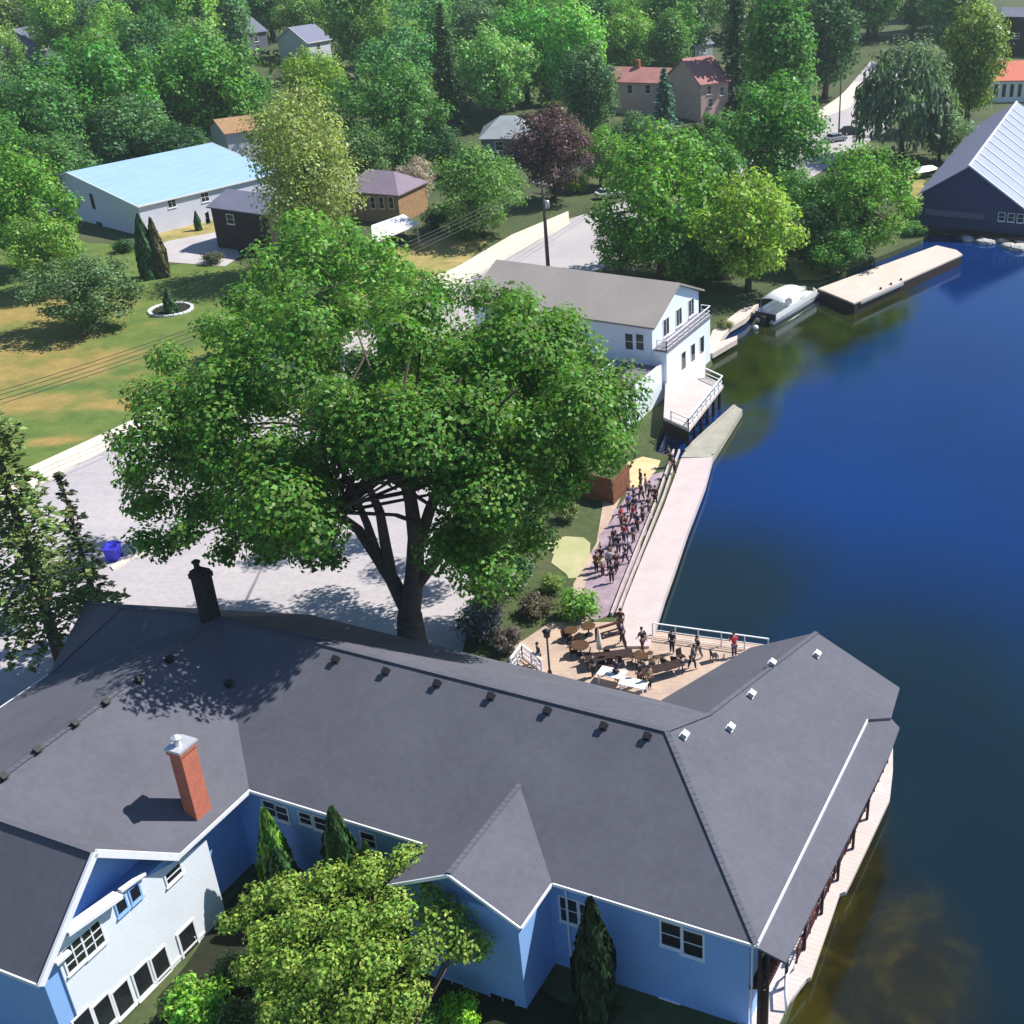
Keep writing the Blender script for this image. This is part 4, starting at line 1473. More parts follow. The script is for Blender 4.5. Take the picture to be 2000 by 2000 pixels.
TREES = [
    # by the water, right of centre
    ("broadleaf_tree", "broad", 1290, 385, 138, BG, "big bright green broadleaf tree right of the utility pole, behind the tan-roofed house", 1.0),
    ("broadleaf_tree", "round", 1462, 440, 98, YG, "yellow-green rounded tree on the bank just behind the white pontoon boat", 1.0),
    ("broadleaf_tree", "broad", 1688, 388, 108, BG, "rounded bright green tree on the bank behind the long pale dock", 1.0),
    ("broadleaf_tree", "round", 1512, 258, 98, MG, "mid green tree between the red-roofed house and the bend of the pale road", 1.05),
    ("willow_tree", "willow", 1770, 180, 95, (0.06, 0.10, 0.06), "drooping grey-green willow beside the pale road, left of the navy boathouse", 1.1),
    ("broadleaf_tree", "tall", 1902, 110, 62, (0.09, 0.13, 0.03), "tall olive green tree just right of the drooping willow", 1.25),
    ("spruce_tree", "spruce", 1440, 95, 52, DG, "very dark spruce standing right behind the red-roofed house", 1.25),
    ("broadleaf_tree", "poplar", 1520, 108, 55, MG, "narrow green tree right of the very dark spruce", 1.1),
    ("broadleaf_tree", "tall", 1615, 70, 65, DG, "dark green tree at the top of the pale road", 1.0),
    ("spruce_tree", "spruce", 1298, 222, 42, BL, "blue spruce in front of the red-roofed house's low wing", 0.85),
    ("broadleaf_tree", "tall", 1150, 170, 56, (0.045, 0.09, 0.04), "dark egg-shaped tree at the left end of the red-roofed house", 1.0),
    ("broadleaf_tree", "round", 1075, 288, 76, PU, "purple-brown leaved tree beside the pale-roofed grey house", 1.0),
    ("broadleaf_tree", "broad", 935, 370, 98, (0.07, 0.13, 0.035), "dense round green tree left of the utility pole, over the strip of verge", 0.85),
    ("broadleaf_tree", "loose", 815, 350, 40, LI, "small lilac-grey tree at the end of the brick bungalow", 1.0),
    ("broadleaf_tree", "broad", 762, 222, 108, (0.05, 0.115, 0.03), "large dark green tree behind the brick bungalow", 1.0),
    ("spruce_tree", "spruce", 884, 190, 30, DG, "thin dark spruce left of the pale-roofed grey house", 1.2),
    ("broadleaf_tree", "loose", 970, 140, 78, LG, "pale green tree rising behind the pale-roofed grey house", 1.0),
    ("broadleaf_tree", "tall_fine", 592, 335, 98, OL, "tall olive-tan tree between the dark brown house and the brick bungalow", 1.15),
    ("broadleaf_tree", "broad", 640, 545, 150, BG, "bright green tree directly behind the great maple, in front of the white carport", 0.9),
    ("broadleaf_tree", "round", 610, 165, 58, YG, "yellow-green tree above the tall olive-tan tree", 1.1),
    ("broadleaf_tree", "broad", 395, 165, 112, (0.06, 0.14, 0.03), "broad green tree behind the middle of the barn's roof", 1.0),
    ("broadleaf_tree", "broad", 185, 190, 122, (0.045, 0.125, 0.025), "broad deep green tree behind the barn's left gable", 1.0),
    ("broadleaf_tree", "round", 262, 255, 75, (0.06, 0.12, 0.05), "grey-green tree leaning over the barn's ridge", 0.9),
    ("broadleaf_tree", "round", 60, 235, 95, (0.05, 0.115, 0.035), "dark green tree at the left edge, left of the barn", 1.0),
    ("broadleaf_tree", "broad", 28, 405, 108, BG, "bright green tree at the left edge in front of the barn's gable", 1.05),
    ("broadleaf_tree", "broad", 158, 568, 106, (0.06, 0.10, 0.045), "low rounded grey-green tree casting its shadow over the dry lawn", 0.66),
    ("broadleaf_tree", "round", 85, 485, 66, (0.095, 0.16, 0.035), "yellow-green tree between the barn and the low grey-green lawn tree", 1.0),
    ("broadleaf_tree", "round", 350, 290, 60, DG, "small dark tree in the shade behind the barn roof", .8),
    ("broadleaf_tree", "round", 1385, 345, 72, MG, "mid green tree behind the yellow-green one on the bank", 1.1),
    ("broadleaf_tree", "round", 1590, 455, 60, DG, "dark green bushy tree at the shore between the two bright ones", .9),
    ("broadleaf_tree", "round", 1340, 480, 80, MG, "low dark tree at the water's edge right of the tan roof", .75),
    ("broadleaf_tree", "loose", 1212, 475, 62, BG, "light green tree by the pavement just right of the utility pole", .9),
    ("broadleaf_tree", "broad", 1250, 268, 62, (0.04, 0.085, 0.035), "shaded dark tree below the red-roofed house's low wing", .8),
    ("broadleaf_tree", "round", 1170, 300, 52, BG, "bright green tree right of the purple-leaved tree, behind the white car", .9),
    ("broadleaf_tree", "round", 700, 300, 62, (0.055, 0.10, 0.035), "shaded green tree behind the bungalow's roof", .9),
    ("broadleaf_tree", "loose", 860, 290, 46, DG, "small dark tree left of the pale-roofed grey house's wall", .9),
    ("broadleaf_tree", "round", 1560, 400, 66, MG, "mid green tree filling the gap behind the two bank trees", .95),
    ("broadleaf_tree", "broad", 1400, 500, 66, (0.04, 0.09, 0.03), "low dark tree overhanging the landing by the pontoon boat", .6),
    ("broadleaf_tree", "round", 1620, 480, 60, MG, "low green tree at the shore between the bank trees and the pale dock", .7),
    ("broadleaf_tree", "round", 1840, 250, 52, GG, "grey-green tree between the willow and the navy boathouse", .9),
    ("broadleaf_tree", "loose", 560, 250, 70, (0.07, 0.13, 0.04), "green tree behind the top of the tall olive-tan tree", .9),
    ("broadleaf_tree", "round", 465, 200, 66, MG, "mid green tree behind the white house with the tan-brown roof", .95),
    ("broadleaf_tree", "broad", 300, 205, 86, (0.06, 0.13, 0.03), "green tree rising behind the barn's roof, left of the broad one", .95),
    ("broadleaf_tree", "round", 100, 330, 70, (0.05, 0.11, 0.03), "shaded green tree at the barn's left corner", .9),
    ("broadleaf_tree", "broad", -20, 300, 90, MG, "big green tree half cut by the left edge, behind the bright green one", 1.0),
    ("broadleaf_tree", "broad", 780, 560, 70, BG, "bright green lower tree between the great maple and the road verge", .8),
    ("broadleaf_tree", "round", 1080, 60, 66, MG, "full green tree in the wood above the dark egg-shaped tree", 1.0),
    ("broadleaf_tree", "broad", 1230, 60, 70, BG, "bright green tree above the red-roofed house's chimney", .95),
    ("broadleaf_tree", "tall", 1310, 40, 52, MG, "tall green tree above the small grey cottage", 1.0),
]
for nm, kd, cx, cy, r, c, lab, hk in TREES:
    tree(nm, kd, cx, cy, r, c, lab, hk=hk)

# the wood behind: rows of single trees, the far rows first
words = {"DG": "dark green", "MG": "mid green", "BG": "bright green", "YG": "yellow-green", "LG": "pale green", "GG": "grey-green", "BL": "bluish green"}
pal = {"DG": (0.045, 0.10, 0.03), "MG": (0.08, 0.155, 0.035), "BG": (0.09, 0.18, 0.03), "YG": (0.135, 0.185, 0.035), "LG": (0.12, 0.195, 0.05), "GG": (0.10, 0.15, 0.055), "BL": (0.06, 0.125, 0.055)}
kname = {"round": "rounded tree", "broad": "broad tree", "tall": "tall tree", "loose": "loose-crowned tree", "poplar": "narrow tree", "spruce": "spruce"}
ordn = "first second third fourth fifth sixth seventh eighth ninth tenth eleventh twelfth thirteenth fourteenth fifteenth sixteenth seventeenth eighteenth nineteenth twentieth twenty-first twenty-second twenty-third twenty-fourth twenty-fifth twenty-sixth twenty-seventh twenty-eighth twenty-ninth thirtieth".split()
rs = random.Random(5)
keepout = [(70, 78, 44), (500, 66, 40), (620, 80, 34), (1378, 90, 30), (1690, 130, 60), (1970, 60, 60)]
rows = [(-72, 96, "the wood's farthest row"), (-30, 92, "the wood's second-farthest row"), (8, 88, "the wood's third-farthest row"), (46, 84, "the wood's fourth-farthest row"),
        (88, 92, "the wood's second-nearest row"), (134, 100, "the wood's row nearest the houses")]
for ry, step, rname in rows:
    x = -60 + rs.uniform(0, 40)
    k = 0
    while x < 1930:
        cy = ry + rs.uniform(-16, 16)
        r = step * rs.uniform(.56, .8)
        ok = all(abs(x - kx) > kr + r * .55 or cy < ky - 30 or cy > ky + 85 for kx, ky, kr in keepout)
        if ry > 100 and (1130 < x < 1800):
            ok = False
        if ry > 40 and x > 1320:
            ok = False
        if ok:
            kd = rs.choice(["round", "broad", "tall", "loose", "round", "broad", "poplar", "spruce"])
            ck = rs.choice(["DG", "MG", "BG", "MG", "YG", "LG", "GG", "BL"]) if kd != "spruce" else rs.choice(["DG", "BL"])
            if kd in ("spruce", "poplar"):
                r *= .62
            tree("spruce_tree" if kd == "spruce" else "woodland_tree", kd, x, cy, r, tuple(q * rs.uniform(.8, 1.2) for q in pal[ck]),
                 "%s %s, %s from the left in %s" % (words[ck], kname[kd], ordn[k], rname), group="trees of the wood", hk=rs.uniform(.85, 1.15))
            k += 1
        x += step * rs.uniform(.8, 1.15)

# understorey below the wood, too dense to count
C, Nn, S = [], [], []
for i in range(900):
    px, py = rs.uniform(-150, 1500), rs.uniform(60, 350)
    if any((a_ < px < b_ and c_ < py < d_) for a_, b_, c_, d_ in ((70, 520, 290, 560), (650, 1060, 215, 520), (1180, 1450, 90, 260), (1080, 1600, 230, 520), (1500, 1800, 60, 320), (480, 900, 330, 560))):
        continue
    p = at(px, py, 0)
    k = 14
    d = rdir(k)
    C.append(np.array(p)[None] + d * np.array([2.6, 2.6, 1.1]) + np.array([0, 0, 1.1]))
    nn = d + .6 * rdir(k)
    nn[:, 2] += .5
    Nn.append(nn)
    S.append(.9 + 1.1 * rng.random(k))
us = bpy.data.objects.new("undergrowth", leaf_mesh("undergrowth", np.concatenate(C), np.concatenate(Nn), np.concatenate(S), M["leaf"]))
us.color = (.10, .19, .05, 1)
col.objects.link(us)
us["kind"] = "stuff"
us["label"] = "dark leafy undergrowth beneath the trees of the wood"

# hedges and shrubs
SHR = [
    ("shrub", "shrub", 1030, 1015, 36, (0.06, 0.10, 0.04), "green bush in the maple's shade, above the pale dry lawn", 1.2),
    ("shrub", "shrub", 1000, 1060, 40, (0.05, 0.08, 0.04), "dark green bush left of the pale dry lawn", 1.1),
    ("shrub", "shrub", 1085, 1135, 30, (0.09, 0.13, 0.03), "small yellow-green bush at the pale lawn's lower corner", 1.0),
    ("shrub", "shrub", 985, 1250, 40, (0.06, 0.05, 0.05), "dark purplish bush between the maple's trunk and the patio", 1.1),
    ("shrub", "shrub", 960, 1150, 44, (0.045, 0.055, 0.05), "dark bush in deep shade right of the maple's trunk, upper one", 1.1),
    ("shrub", "shrub", 1105, 1000, 30, (0.07, 0.09, 0.03), "olive bush along the peach path, below the board fence", 1.1),
    ("shrub", "shrub", 1200, 262, 34, MG, "green bush before the left end of the red-roofed house", 1.2),
    ("shrub", "shrub", 1345, 262, 34, BG, "bright green bush before the red-roofed house's gable", 1.2),
    ("shrub", "shrub", 1395, 235, 26, MG, "small green bush at the red-roofed house's right corner", 1.2),
    ("shrub", "shrub", 1130, 352, 30, YG, "yellow-green bush beside the purple-leaved tree's foot", 1.2),
    ("shrub", "shrub", 985, 330, 34, MG, "green bush below the pale-roofed grey house's wall", 1.2),
    ("shrub", "shrub", 905, 300, 30, DG, "dark bush at the left end of the pale-roofed grey house", 1.2),
    ("shrub", "shrub", 845, 420, 34, DG, "dark bush at the foot of the dense round tree", 1.2),
    ("shrub", "shrub", 900, 440, 36, MG, "green bush under the dense round tree, by the verge", 1.0),
    ("cedar_bush", "cedar", 283, 485, 17, DG, "taller of the two dark cedars at the barn's near corner", 1.15),
    ("cedar_bush", "cedar", 306, 487, 14, (0.05, 0.05, 0.02), "slimmer brownish cedar right beside the taller one at the barn's corner", 1.3),
    ("cedar_bush", "cedar", 385, 432, 6, DG, "tiny dark cone-shaped cedar on the dry grass before the barn", 1.0),
    ("shrub", "shrub", 235, 477, 26, DG, "low dark shrub against the foot of the barn's gable", .9),
    ("shrub", "shrub", 412, 500, 26, (0.05, 0.06, 0.04), "dark shrub at the foot of the brown house", .8),
    ("shrub", "shrub", 1660, 498, 32, GG, "grey-green shrub on the bank beside the long pale dock", 1.0),
    ("shrub", "shrub", 1140, 1172, 52, BG, "bright green shrub on the terrace beside the boardwalk's lower end", 1.0),
    ("shrub", "shrub", 1055, 1180, 42, (0.06, 0.05, 0.035), "brownish twiggy shrub left of the bright green terrace shrub", .9),
    ("shrub", "shrub", 1135, 935, 42, (0.10, 0.055, 0.03), "rusty brown shrub in front of the brown board fence", 1.0),
    ("shrub", "shrub", 1420, 632, 20, (0.09, 0.10, 0.04), "small pale shrub on the yard beside the narrow landing", 1.0),
    ("shrub", "shrub", 1790, 445, 30, MG, "green shrub where the bank meets the navy boathouse", .8),
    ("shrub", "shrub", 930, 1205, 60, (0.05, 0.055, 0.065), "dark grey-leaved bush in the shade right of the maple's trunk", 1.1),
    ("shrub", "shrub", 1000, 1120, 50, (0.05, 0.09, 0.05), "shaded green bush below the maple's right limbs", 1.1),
    ("shrub", "shrub", 1090, 925, 40, (0.09, 0.10, 0.05), "olive bush half under the maple beside the fence", 1.0),
    ("shrub", "shrub", 1370, 505, 34, DG, "dark bush under the low tree at the water's edge", 1.0),
]
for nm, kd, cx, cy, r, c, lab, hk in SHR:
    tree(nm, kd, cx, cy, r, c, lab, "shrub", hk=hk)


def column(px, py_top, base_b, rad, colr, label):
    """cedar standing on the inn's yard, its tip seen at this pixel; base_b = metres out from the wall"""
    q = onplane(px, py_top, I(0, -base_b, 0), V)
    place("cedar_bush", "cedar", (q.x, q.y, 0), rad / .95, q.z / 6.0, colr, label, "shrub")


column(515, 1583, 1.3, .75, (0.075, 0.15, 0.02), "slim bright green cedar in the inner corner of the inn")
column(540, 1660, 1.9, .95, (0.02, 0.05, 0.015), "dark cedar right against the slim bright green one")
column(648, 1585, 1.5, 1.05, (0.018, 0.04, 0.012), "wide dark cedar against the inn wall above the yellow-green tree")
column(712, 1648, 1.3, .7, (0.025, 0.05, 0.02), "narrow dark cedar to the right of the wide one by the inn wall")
column(1152, 1760, 1.4, .9, (0.009, 0.020, 0.006), "tall dark cedar against the shaded white wall in front of the paired windows")

# yellow-green tree and bushes in the yard, close to the camera
yb = Vector((-14.3, 34.4, 0))
pr_ = thing("yard_tree", "yellow-green bushy tree in the inn's yard, nearest to the camera", "tree", yb)
ybl = []
for px, py, z, r in ((500, 1755, 4.6, .75), (560, 1740, 5.0, .9), (640, 1720, 5.3, 1.0), (720, 1705, 5.6, 1.0), (800, 1690, 5.8, 1.05), (880, 1705, 5.9, 1.0), (925, 1690, 5.6, .8), (935, 1760, 5.2, .9), (860, 1790, 5.6, 1.1),
                     (770, 1780, 6.0, 1.1), (680, 1800, 5.8, 1.1), (590, 1800, 5.4, 1.0), (520, 1830, 4.6, .9), (560, 1880, 4.5, 1.0), (640, 1890, 5.2, 1.1), (730, 1870, 5.6, 1.1), (820, 1860, 5.2, 1.0), (900, 1840, 4.8, .9),
                     (600, 1960, 4.0, 1.0), (700, 1960, 4.4, 1.1), (790, 1950, 4.2, 1.0), (540, 1930, 3.6, .9), (650, 2040, 3.5, 1.1), (760, 2040, 3.5, 1.1), (930, 1850, 4.5, .7), (480, 1790, 4.0, .6), (450, 1800, 3.8, .6), (490, 1890, 3.8, .8), (545, 1985, 3.2, .9), (860, 1720, 6.1, .9), (950, 1710, 5.4, .6)):
    ybl.append((tuple(at(px, py, z) - yb), r, .8))
ybl.sort(key=lambda q: -q[1])
c, n_, s = blobs_leaves(ybl, 1150, .2, .6, 1.0)
yc = mesh_obj("crown", leaf_mesh("crown", c, n_, s, M["leaf"]), pr_)
yc.color = (0.29, 0.42, 0.075, 1)
mb = MB()
mb.tube([yb, yb + Vector((.1, .1, 2)), yb + Vector((0, .4, 4))], [.22, .18, .1], 8)
for b in ybl[::2]:
    mb.tube([yb + Vector((.05, .1, 1.6)), yb + Vector(b[0]) * .55 + Vector((0, 0, .6)), yb + Vector(b[0])], [.09, .05, .02], 5)
mb.build("trunk", M["bark"], pr_, True)
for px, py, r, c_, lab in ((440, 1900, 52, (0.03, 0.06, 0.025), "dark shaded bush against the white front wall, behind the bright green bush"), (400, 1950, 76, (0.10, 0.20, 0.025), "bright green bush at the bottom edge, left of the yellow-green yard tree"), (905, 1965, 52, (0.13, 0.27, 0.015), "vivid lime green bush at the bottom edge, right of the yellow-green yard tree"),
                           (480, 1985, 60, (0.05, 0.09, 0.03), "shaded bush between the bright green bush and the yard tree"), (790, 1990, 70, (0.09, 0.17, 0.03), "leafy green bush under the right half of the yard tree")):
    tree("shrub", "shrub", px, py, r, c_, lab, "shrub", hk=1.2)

# ------------------------------------------------------------------ the great maple
mt = at(815, 1300, 0)
mp_ = thing("maple_tree", "great spreading maple with a wide green crown and forked dark trunk beside the inn", "tree", mt)
cc = Vector((-19.6, 67.5, 16.4))
mbl = []
rs = random.Random(17)


def px_of(p):
    dz = depth(p)
    return PX0 + FPX * p.x / dz, PY0 - FPX * (p.y * SP + (p.z - CAM_H) * CP) / dz


tries = 0
while len(mbl) < 165 and tries < 6000:
    tries += 1
    d = Vector((rs.gauss(0, 1), rs.gauss(0, 1), rs.gauss(0, 1))).normalized()
    k = rs.uniform(.62, .98) if rs.random() < .8 else rs.uniform(.2, .6)
    p = cc + Vector((d.x * 15.4 * k, d.y * 13.4 * k, d.z * 9.4 * k))
    if p.z < 7.2:
        continue
    x, y = px_of(p)
    if 630 < x < 870 and y > 905:                # open underside, the limbs show
        continue
    if x < 245 or x > 1205:
        continue
    if any(abs(x - gx) < gr and abs(y - gy) < gr * .7 for gx, gy, gr in ((520, 830, 62), (690, 660, 62), (440, 960, 46), (905, 880, 42), (620, 860, 36), (370, 760, 34), (1020, 880, 40), (560, 1010, 34), (830, 640, 32))):
        continue
    if x < 640 and y > 1075 or x > 1010 and y > 960 or x > 1120 and y > 880 or y > 1120:
        continue
    r = rs.uniform(.8, 2.0)
    if any((p - Vector(q[0]) - mt).length < .48 * (r + q[1]) for q in mbl):
        continue
    mbl.append((tuple(p - mt), r, rs.uniform(.65, .9)))
for px, py, z, r in ((280, 1055, 7, 1.0), (320, 1070, 7, .9), (440, 1075, 6.5, 1.0), (520, 1070, 6.5, 1.2), (640, 1085, 7, .6), (660, 1100, 7, .5), (235, 860, 9, .9), (262, 930, 9, 1.1), (275, 985, 8, 1.0), (345, 1045, 7, 1.0),
                     (900, 950, 11, 1.6), (960, 1000, 10, 1.7), (1010, 940, 10.5, 1.8), (1080, 960, 9, 1.3), (1110, 880, 10, 1.4), (1165, 840, 10.5, 1.2), (1195, 820, 10, .9), (940, 1090, 7, 1.6), (1040, 1050, 7.5, 1.4), (880, 1040, 9, 1.2), (690, 860, 12, 1.2), (1000, 590, 13, 1.6), (1080, 640, 12.5, 1.6), (1140, 690, 12, 1.6), (1165, 760, 11.5, 1.5), (930, 575, 13.5, 1.5), (1060, 700, 13, 1.6), (860, 570, 14, 1.5), (470, 590, 13, 1.5), (420, 640, 12.5, 1.4), (330, 700, 11.5, 1.4), (280, 770, 11, 1.3), (560, 560, 14, 1.5), (560, 900, 11, 1.8), (560, 1000, 9, 1.7), (470, 1010, 9, 1.6), (400, 980, 9, 1.5), (610, 960, 10, 1.5)):
    mbl.append((tuple(at(px, py, z * 1.3 + 1) - mt), r * .95, .8))
# boughs on the side towards the inn, the ones that shade its roof
LD = Vector((math.cos(SUN_EL) * math.cos(SUN_AZ), math.cos(SUN_EL) * math.sin(SUN_AZ), math.sin(SUN_EL)))
k_, got = 0, 0
while got < 42 and k_ < 3000:
    k_ += 1
    px, py = rs.uniform(410, 690), rs.uniform(1215, 1330)
    if py > 1345 - max(0, px - 470) * .42:
        continue
    q = at(px, py, 8.8)
    zt = rs.uniform(12.5, 22)
    p = q + LD * ((zt - q.z) / LD.z)
    x, y = px_of(p)
    d = p - cc
    if not (250 < x < 1150 and 560 < y < 1040) or (d.x / 16.5) ** 2 + (d.y / 15) ** 2 + (d.z / 10) ** 2 > 1:
        continue
    if 620 < x < 880 and y > 880:
        continue
    r = rs.uniform(1.0, 1.5)
    if any((p - Vector(q_[0]) - mt).length < .5 * (r + q_[1]) for q_ in mbl):
        continue
    mbl.append((tuple(p - mt), r, .8))
    got += 1
mbl.sort(key=lambda q: -q[1])
c, n_, s = blobs_leaves(mbl, 1350, .31, .6, 1.12)
mc = mesh_obj("crown", leaf_mesh("crown", c, n_, s, M["leaf"], .7), mp_)
mc.color = (0.125, 0.265, 0.042, 1)
mb = MB()
w3 = lambda px, py, z: at(px, py, z * 1.42)
base_, f1 = mt, w3(800, 1200, 3.0)
mb.tube([base_ + Vector((0, 0, -.3)), base_ + Vector((0, 0, .5)), base_.lerp(f1, .5) + Vector((-.1, 0, .2)), f1], [1.5, 1.15, .95, .8], 12)
f2 = w3(812, 1050, 7.0)
mb.tube([f1, w3(810, 1120, 5.0), f2, w3(800, 960, 10), w3(770, 860, 13), w3(740, 760, 16)], [.7, .6, .5, .36, .24, .08], 10)
mb.tube([w3(812, 1085, 6), w3(838, 1000, 8.4), w3(862, 940, 10), w3(905, 860, 13), w3(1010, 760, 16)], [.4, .36, .3, .2, .06], 8)
mb.tube([w3(808, 1150, 4.2), w3(862, 1080, 6.2), w3(905, 1020, 8), w3(960, 960, 10), w3(1100, 880, 12)], [.42, .34, .28, .2, .06], 8)
mb.tube([w3(800, 1200, 3.0), w3(765, 1130, 4.6), w3(735, 1085, 5.8), w3(700, 1035, 7.0), w3(664, 1008, 8.0), w3(590, 960, 9.5), w3(430, 880, 11.5)], [.55, .46, .40, .32, .26, .2, .05], 9)
mb.tube([w3(765, 1130, 4.6), w3(752, 1060, 6.6), w3(742, 1000, 8.4), w3(715, 940, 10), w3(660, 840, 13)], [.4, .34, .28, .2, .06], 8)
mb.tube([w3(742, 1095, 5.5), w3(716, 1020, 7.6), w3(694, 970, 9), w3(650, 880, 11.5), w3(580, 760, 14.5)], [.3, .25, .2, .15, .05], 7)
mb.tube([w3(806, 1010, 8.4), w3(786, 930, 11), w3(770, 840, 13.6), w3(800, 700, 16.5)], [.3, .24, .17, .05], 7)
mb.tube([w3(800, 960, 10), w3(850, 860, 13), w3(900, 740, 16)], [.32, .22, .07], 7)
for b in mbl[::3]:
    e_ = mt + Vector(b[0])
    s_ = rs.choice([w3(800, 960, 10), w3(660, 1000, 8), w3(770, 860, 13), w3(905, 900, 12), w3(600, 960, 9)])
    mb.tube([s_, s_.lerp(e_, .5) + Vector((0, 0, .7)), e_], [.14, .09, .03], 5)
mb.build("trunk", M["bark"], mp_, True)

# ------------------------------------------------------------------ near spruces at the left
def near_spruce(px_top, py_top, base_px, base_py, rb, seed, colr, label, whorls, bare, nbr, per):
    b = at(base_px, base_py, 0)
    lo, hi = 3.0, 40.0
    for _ in range(40):
        mid = (lo + hi) / 2
        if px_of(Vector((b.x, b.y, mid)))[1] > py_top:
            lo = mid
        else:
            hi = mid
    h_ = lo
    tr, me = conifer_proto(h_, rb, seed, whorls, .2, .5 * 14 / h_, bare, nbr, per, .2)
    e = thing("spruce_tree", label, "tree", b)
    tr.parent = e
    o = mesh_obj("crown", me, e)
    o.color = (*colr, 1)
    return h_


print("spruces", near_spruce(12, 735, 128, 1320, 5.4, 31, (0.17, 0.25, 0.07), "large ragged spruce at the left edge beside the inn", 26, .16, 7, 62),
      near_spruce(128, 920, 205, 1240, 1.9, 32, (0.05, 0.065, 0.035), "thin half-bare spruce right of the large ragged one", 17, .12, 5, 22))
# ------------------------------------------------------------------ boardwalk, docks, boat
m_ = MB()
bw = [(1207, 1215), (1222, 1170), (1258, 1080), (1296, 990), (1318, 930), (1330, 895), (1392, 893), (1378, 945), (1355, 1005), (1345, 1030), (1318, 1110), (1300, 1160), (1268, 1262), (1225, 1262)]
m_.prism(gpts(bw, .25), -.35, .25)
for px, py in ((1388, 900), (1372, 960), (1350, 1020), (1325, 1090), (1304, 1150), (1286, 1205)):
    q = at(px - 7, py, 0)
    m_.tube([(q.x, q.y, -.3), (q.x, q.y, -2.5)], .15, 6)
tag(m_.build("boardwalk", M["boardwalk"]), "long pinkish plank boardwalk along the shore, from the patio to the white house", "boardwalk")
for k, (off, lab) in enumerate(((-2, "outer"), (9, "inner"))):
    m_ = MB()
    for a, b in zip([(1203, 1200), (1222, 1150), (1258, 1060), (1294, 970), (1316, 905)], [(1222, 1150), (1258, 1060), (1294, 970), (1316, 905), (1325, 880)]):
        m_.bar(at(a[0] - off, a[1], .2), at(b[0] - off, b[1], .2), .14, .3)
    tag(m_.build("edging_timber", M["timber"]), "%s timber edging along the landward side of the boardwalk" % ("timber edging nearest the planks," if k == 0 else "second, outer"), "edging")
fd = [(1330, 893), (1352, 862), (1432, 790), (1450, 800), (1392, 893)]
m_ = MB()
m_.prism(gpts(fd, .05), -.6, .05)
for a, b in (((1338, 880), (1436, 792)), ((1446, 800), (1392, 888))):
    m_.bar(at(*a, .1), at(*b, .1), .14, .14)
tag(m_.build("floating_dock", M["grey_planks"]), "weathered grey floating dock at the far end of the boardwalk", "dock")
m_ = MB()
m_.prism(gpts([(1374, 690), (1392, 645), (1448, 603), (1482, 593), (1456, 622), (1425, 640), (1404, 668), (1440, 655), (1440, 662), (1392, 690)], .3), -.3, .3)
tag(m_.build("landing", M["dock_planks"]), "narrow pale landing between the white house and the pontoon boat", "landing")
dk_ = thing("long_dock", "long pale plank dock with dark sides, right of the pontoon boat", "dock", at(1730, 530, 0))
dtop = gpts([(1598, 563), (1668, 592), (1880, 497), (1868, 488), (1830, 479)], .7)
m_ = MB()
m_.prism(dtop, .5, .7)
m_.build("plank_top", M["dock_planks"], dk_)
c = sum(dtop, Vector()) / 5
m_ = MB()
m_.prism([c.lerp(q, .985) for q in dtop], -1.5, .49)
m_.build("dark_side", M["dark_wood"], dk_)
m_ = MB()
e0, e1 = dtop[1].lerp(dtop[2], .05), dtop[1].lerp(dtop[2], .42)
out_ = Vector(((e1 - e0).y, -(e1 - e0).x, 0)).normalized()
m_.bar(e0 + out_ * .12 + Vector((0, 0, -.3)), e1 + out_ * .12 + Vector((0, 0, -.3)), .14, .3)
m_.build("fender", M["aluminium"], dk_)
for t in (.25, .34, .43):
    q = dtop[1].lerp(dtop[2], t) - out_ * .4
    m_ = MB()
    m_.cbox((q.x, q.y, .7), .25, .25, .22)
    m_.build("cleat", M["black_metal"], dk_)

# pontoon boat
b0, b1 = at(1494, 622, 0), at(1585, 568, 0)
bu = (b1 - b0)
bu.z = 0
bL = bu.length
bu.normalize()
bv = Vector((-bu.y, bu.x, 0))
bo = Vector((b0.x, b0.y, 0))
BT = lambda s, t, z: bo + bu * s + bv * t + Vector((0, 0, z + WATER_Z))
boat = thing("pontoon_boat", "white pontoon boat with a rounded canopy, moored by the narrow landing", "boat", BT(bL / 2, 0, 0))
hw_ = 1.35
for t in (-.95, .95):
    m_ = MB()
    m_.tube([BT(0, t, .25), BT(bL * .8, t, .25), BT(bL * .95, t, .4), BT(bL, t, .6)], [.38, .38, .3, .08], 12)
    m_.build("pontoon", M["aluminium"], boat, True)
m_ = MB()
m_.prism([BT(.1, -hw_, 0), BT(bL * .92, -hw_, 0), BT(bL * .97, -hw_ * .7, 0), BT(bL * .97, hw_ * .7, 0), BT(bL * .92, hw_, 0), BT(.1, hw_, 0)], WATER_Z + .62, WATER_Z + .75)
m_.build("floor", M["vinyl"], boat)
m_ = MB()
for a, b in (((.2, -hw_), (bL * .9, -hw_)), ((bL * .9, -hw_), (bL * .95, -.5)), ((bL * .95, .5), (bL * .9, hw_)), ((bL * .9, hw_), (.2, hw_))):
    pa, pb = BT(a[0], a[1], .76), BT(b[0], b[1], .76)
    m_.bar(pa + Vector((0, 0, .32)), pb + Vector((0, 0, .32)), .06, .6)
m_.build("side_panel", M["vinyl"], boat)
m_ = MB()
for s, t, l, wv_ in ((bL * .72, -.9, 2.2, .6), (bL * .72, .9, 2.2, .6), (bL * .18, .85, 1.6, .7)):
    m_.box(BT(s - l / 2, t - wv_ / 2, .76), bu * l, bv * wv_, Vector((0, 0, .42)))
    m_.box(BT(s - l / 2, t + (wv_ / 2 - .15) * (1 if t > 0 else -1) - .07, 1.18), bu * l, bv * .15, Vector((0, 0, .35)))
m_.box(BT(bL * .4, -.75, .76), bu * .6, bv * .7, Vector((0, 0, .9)))
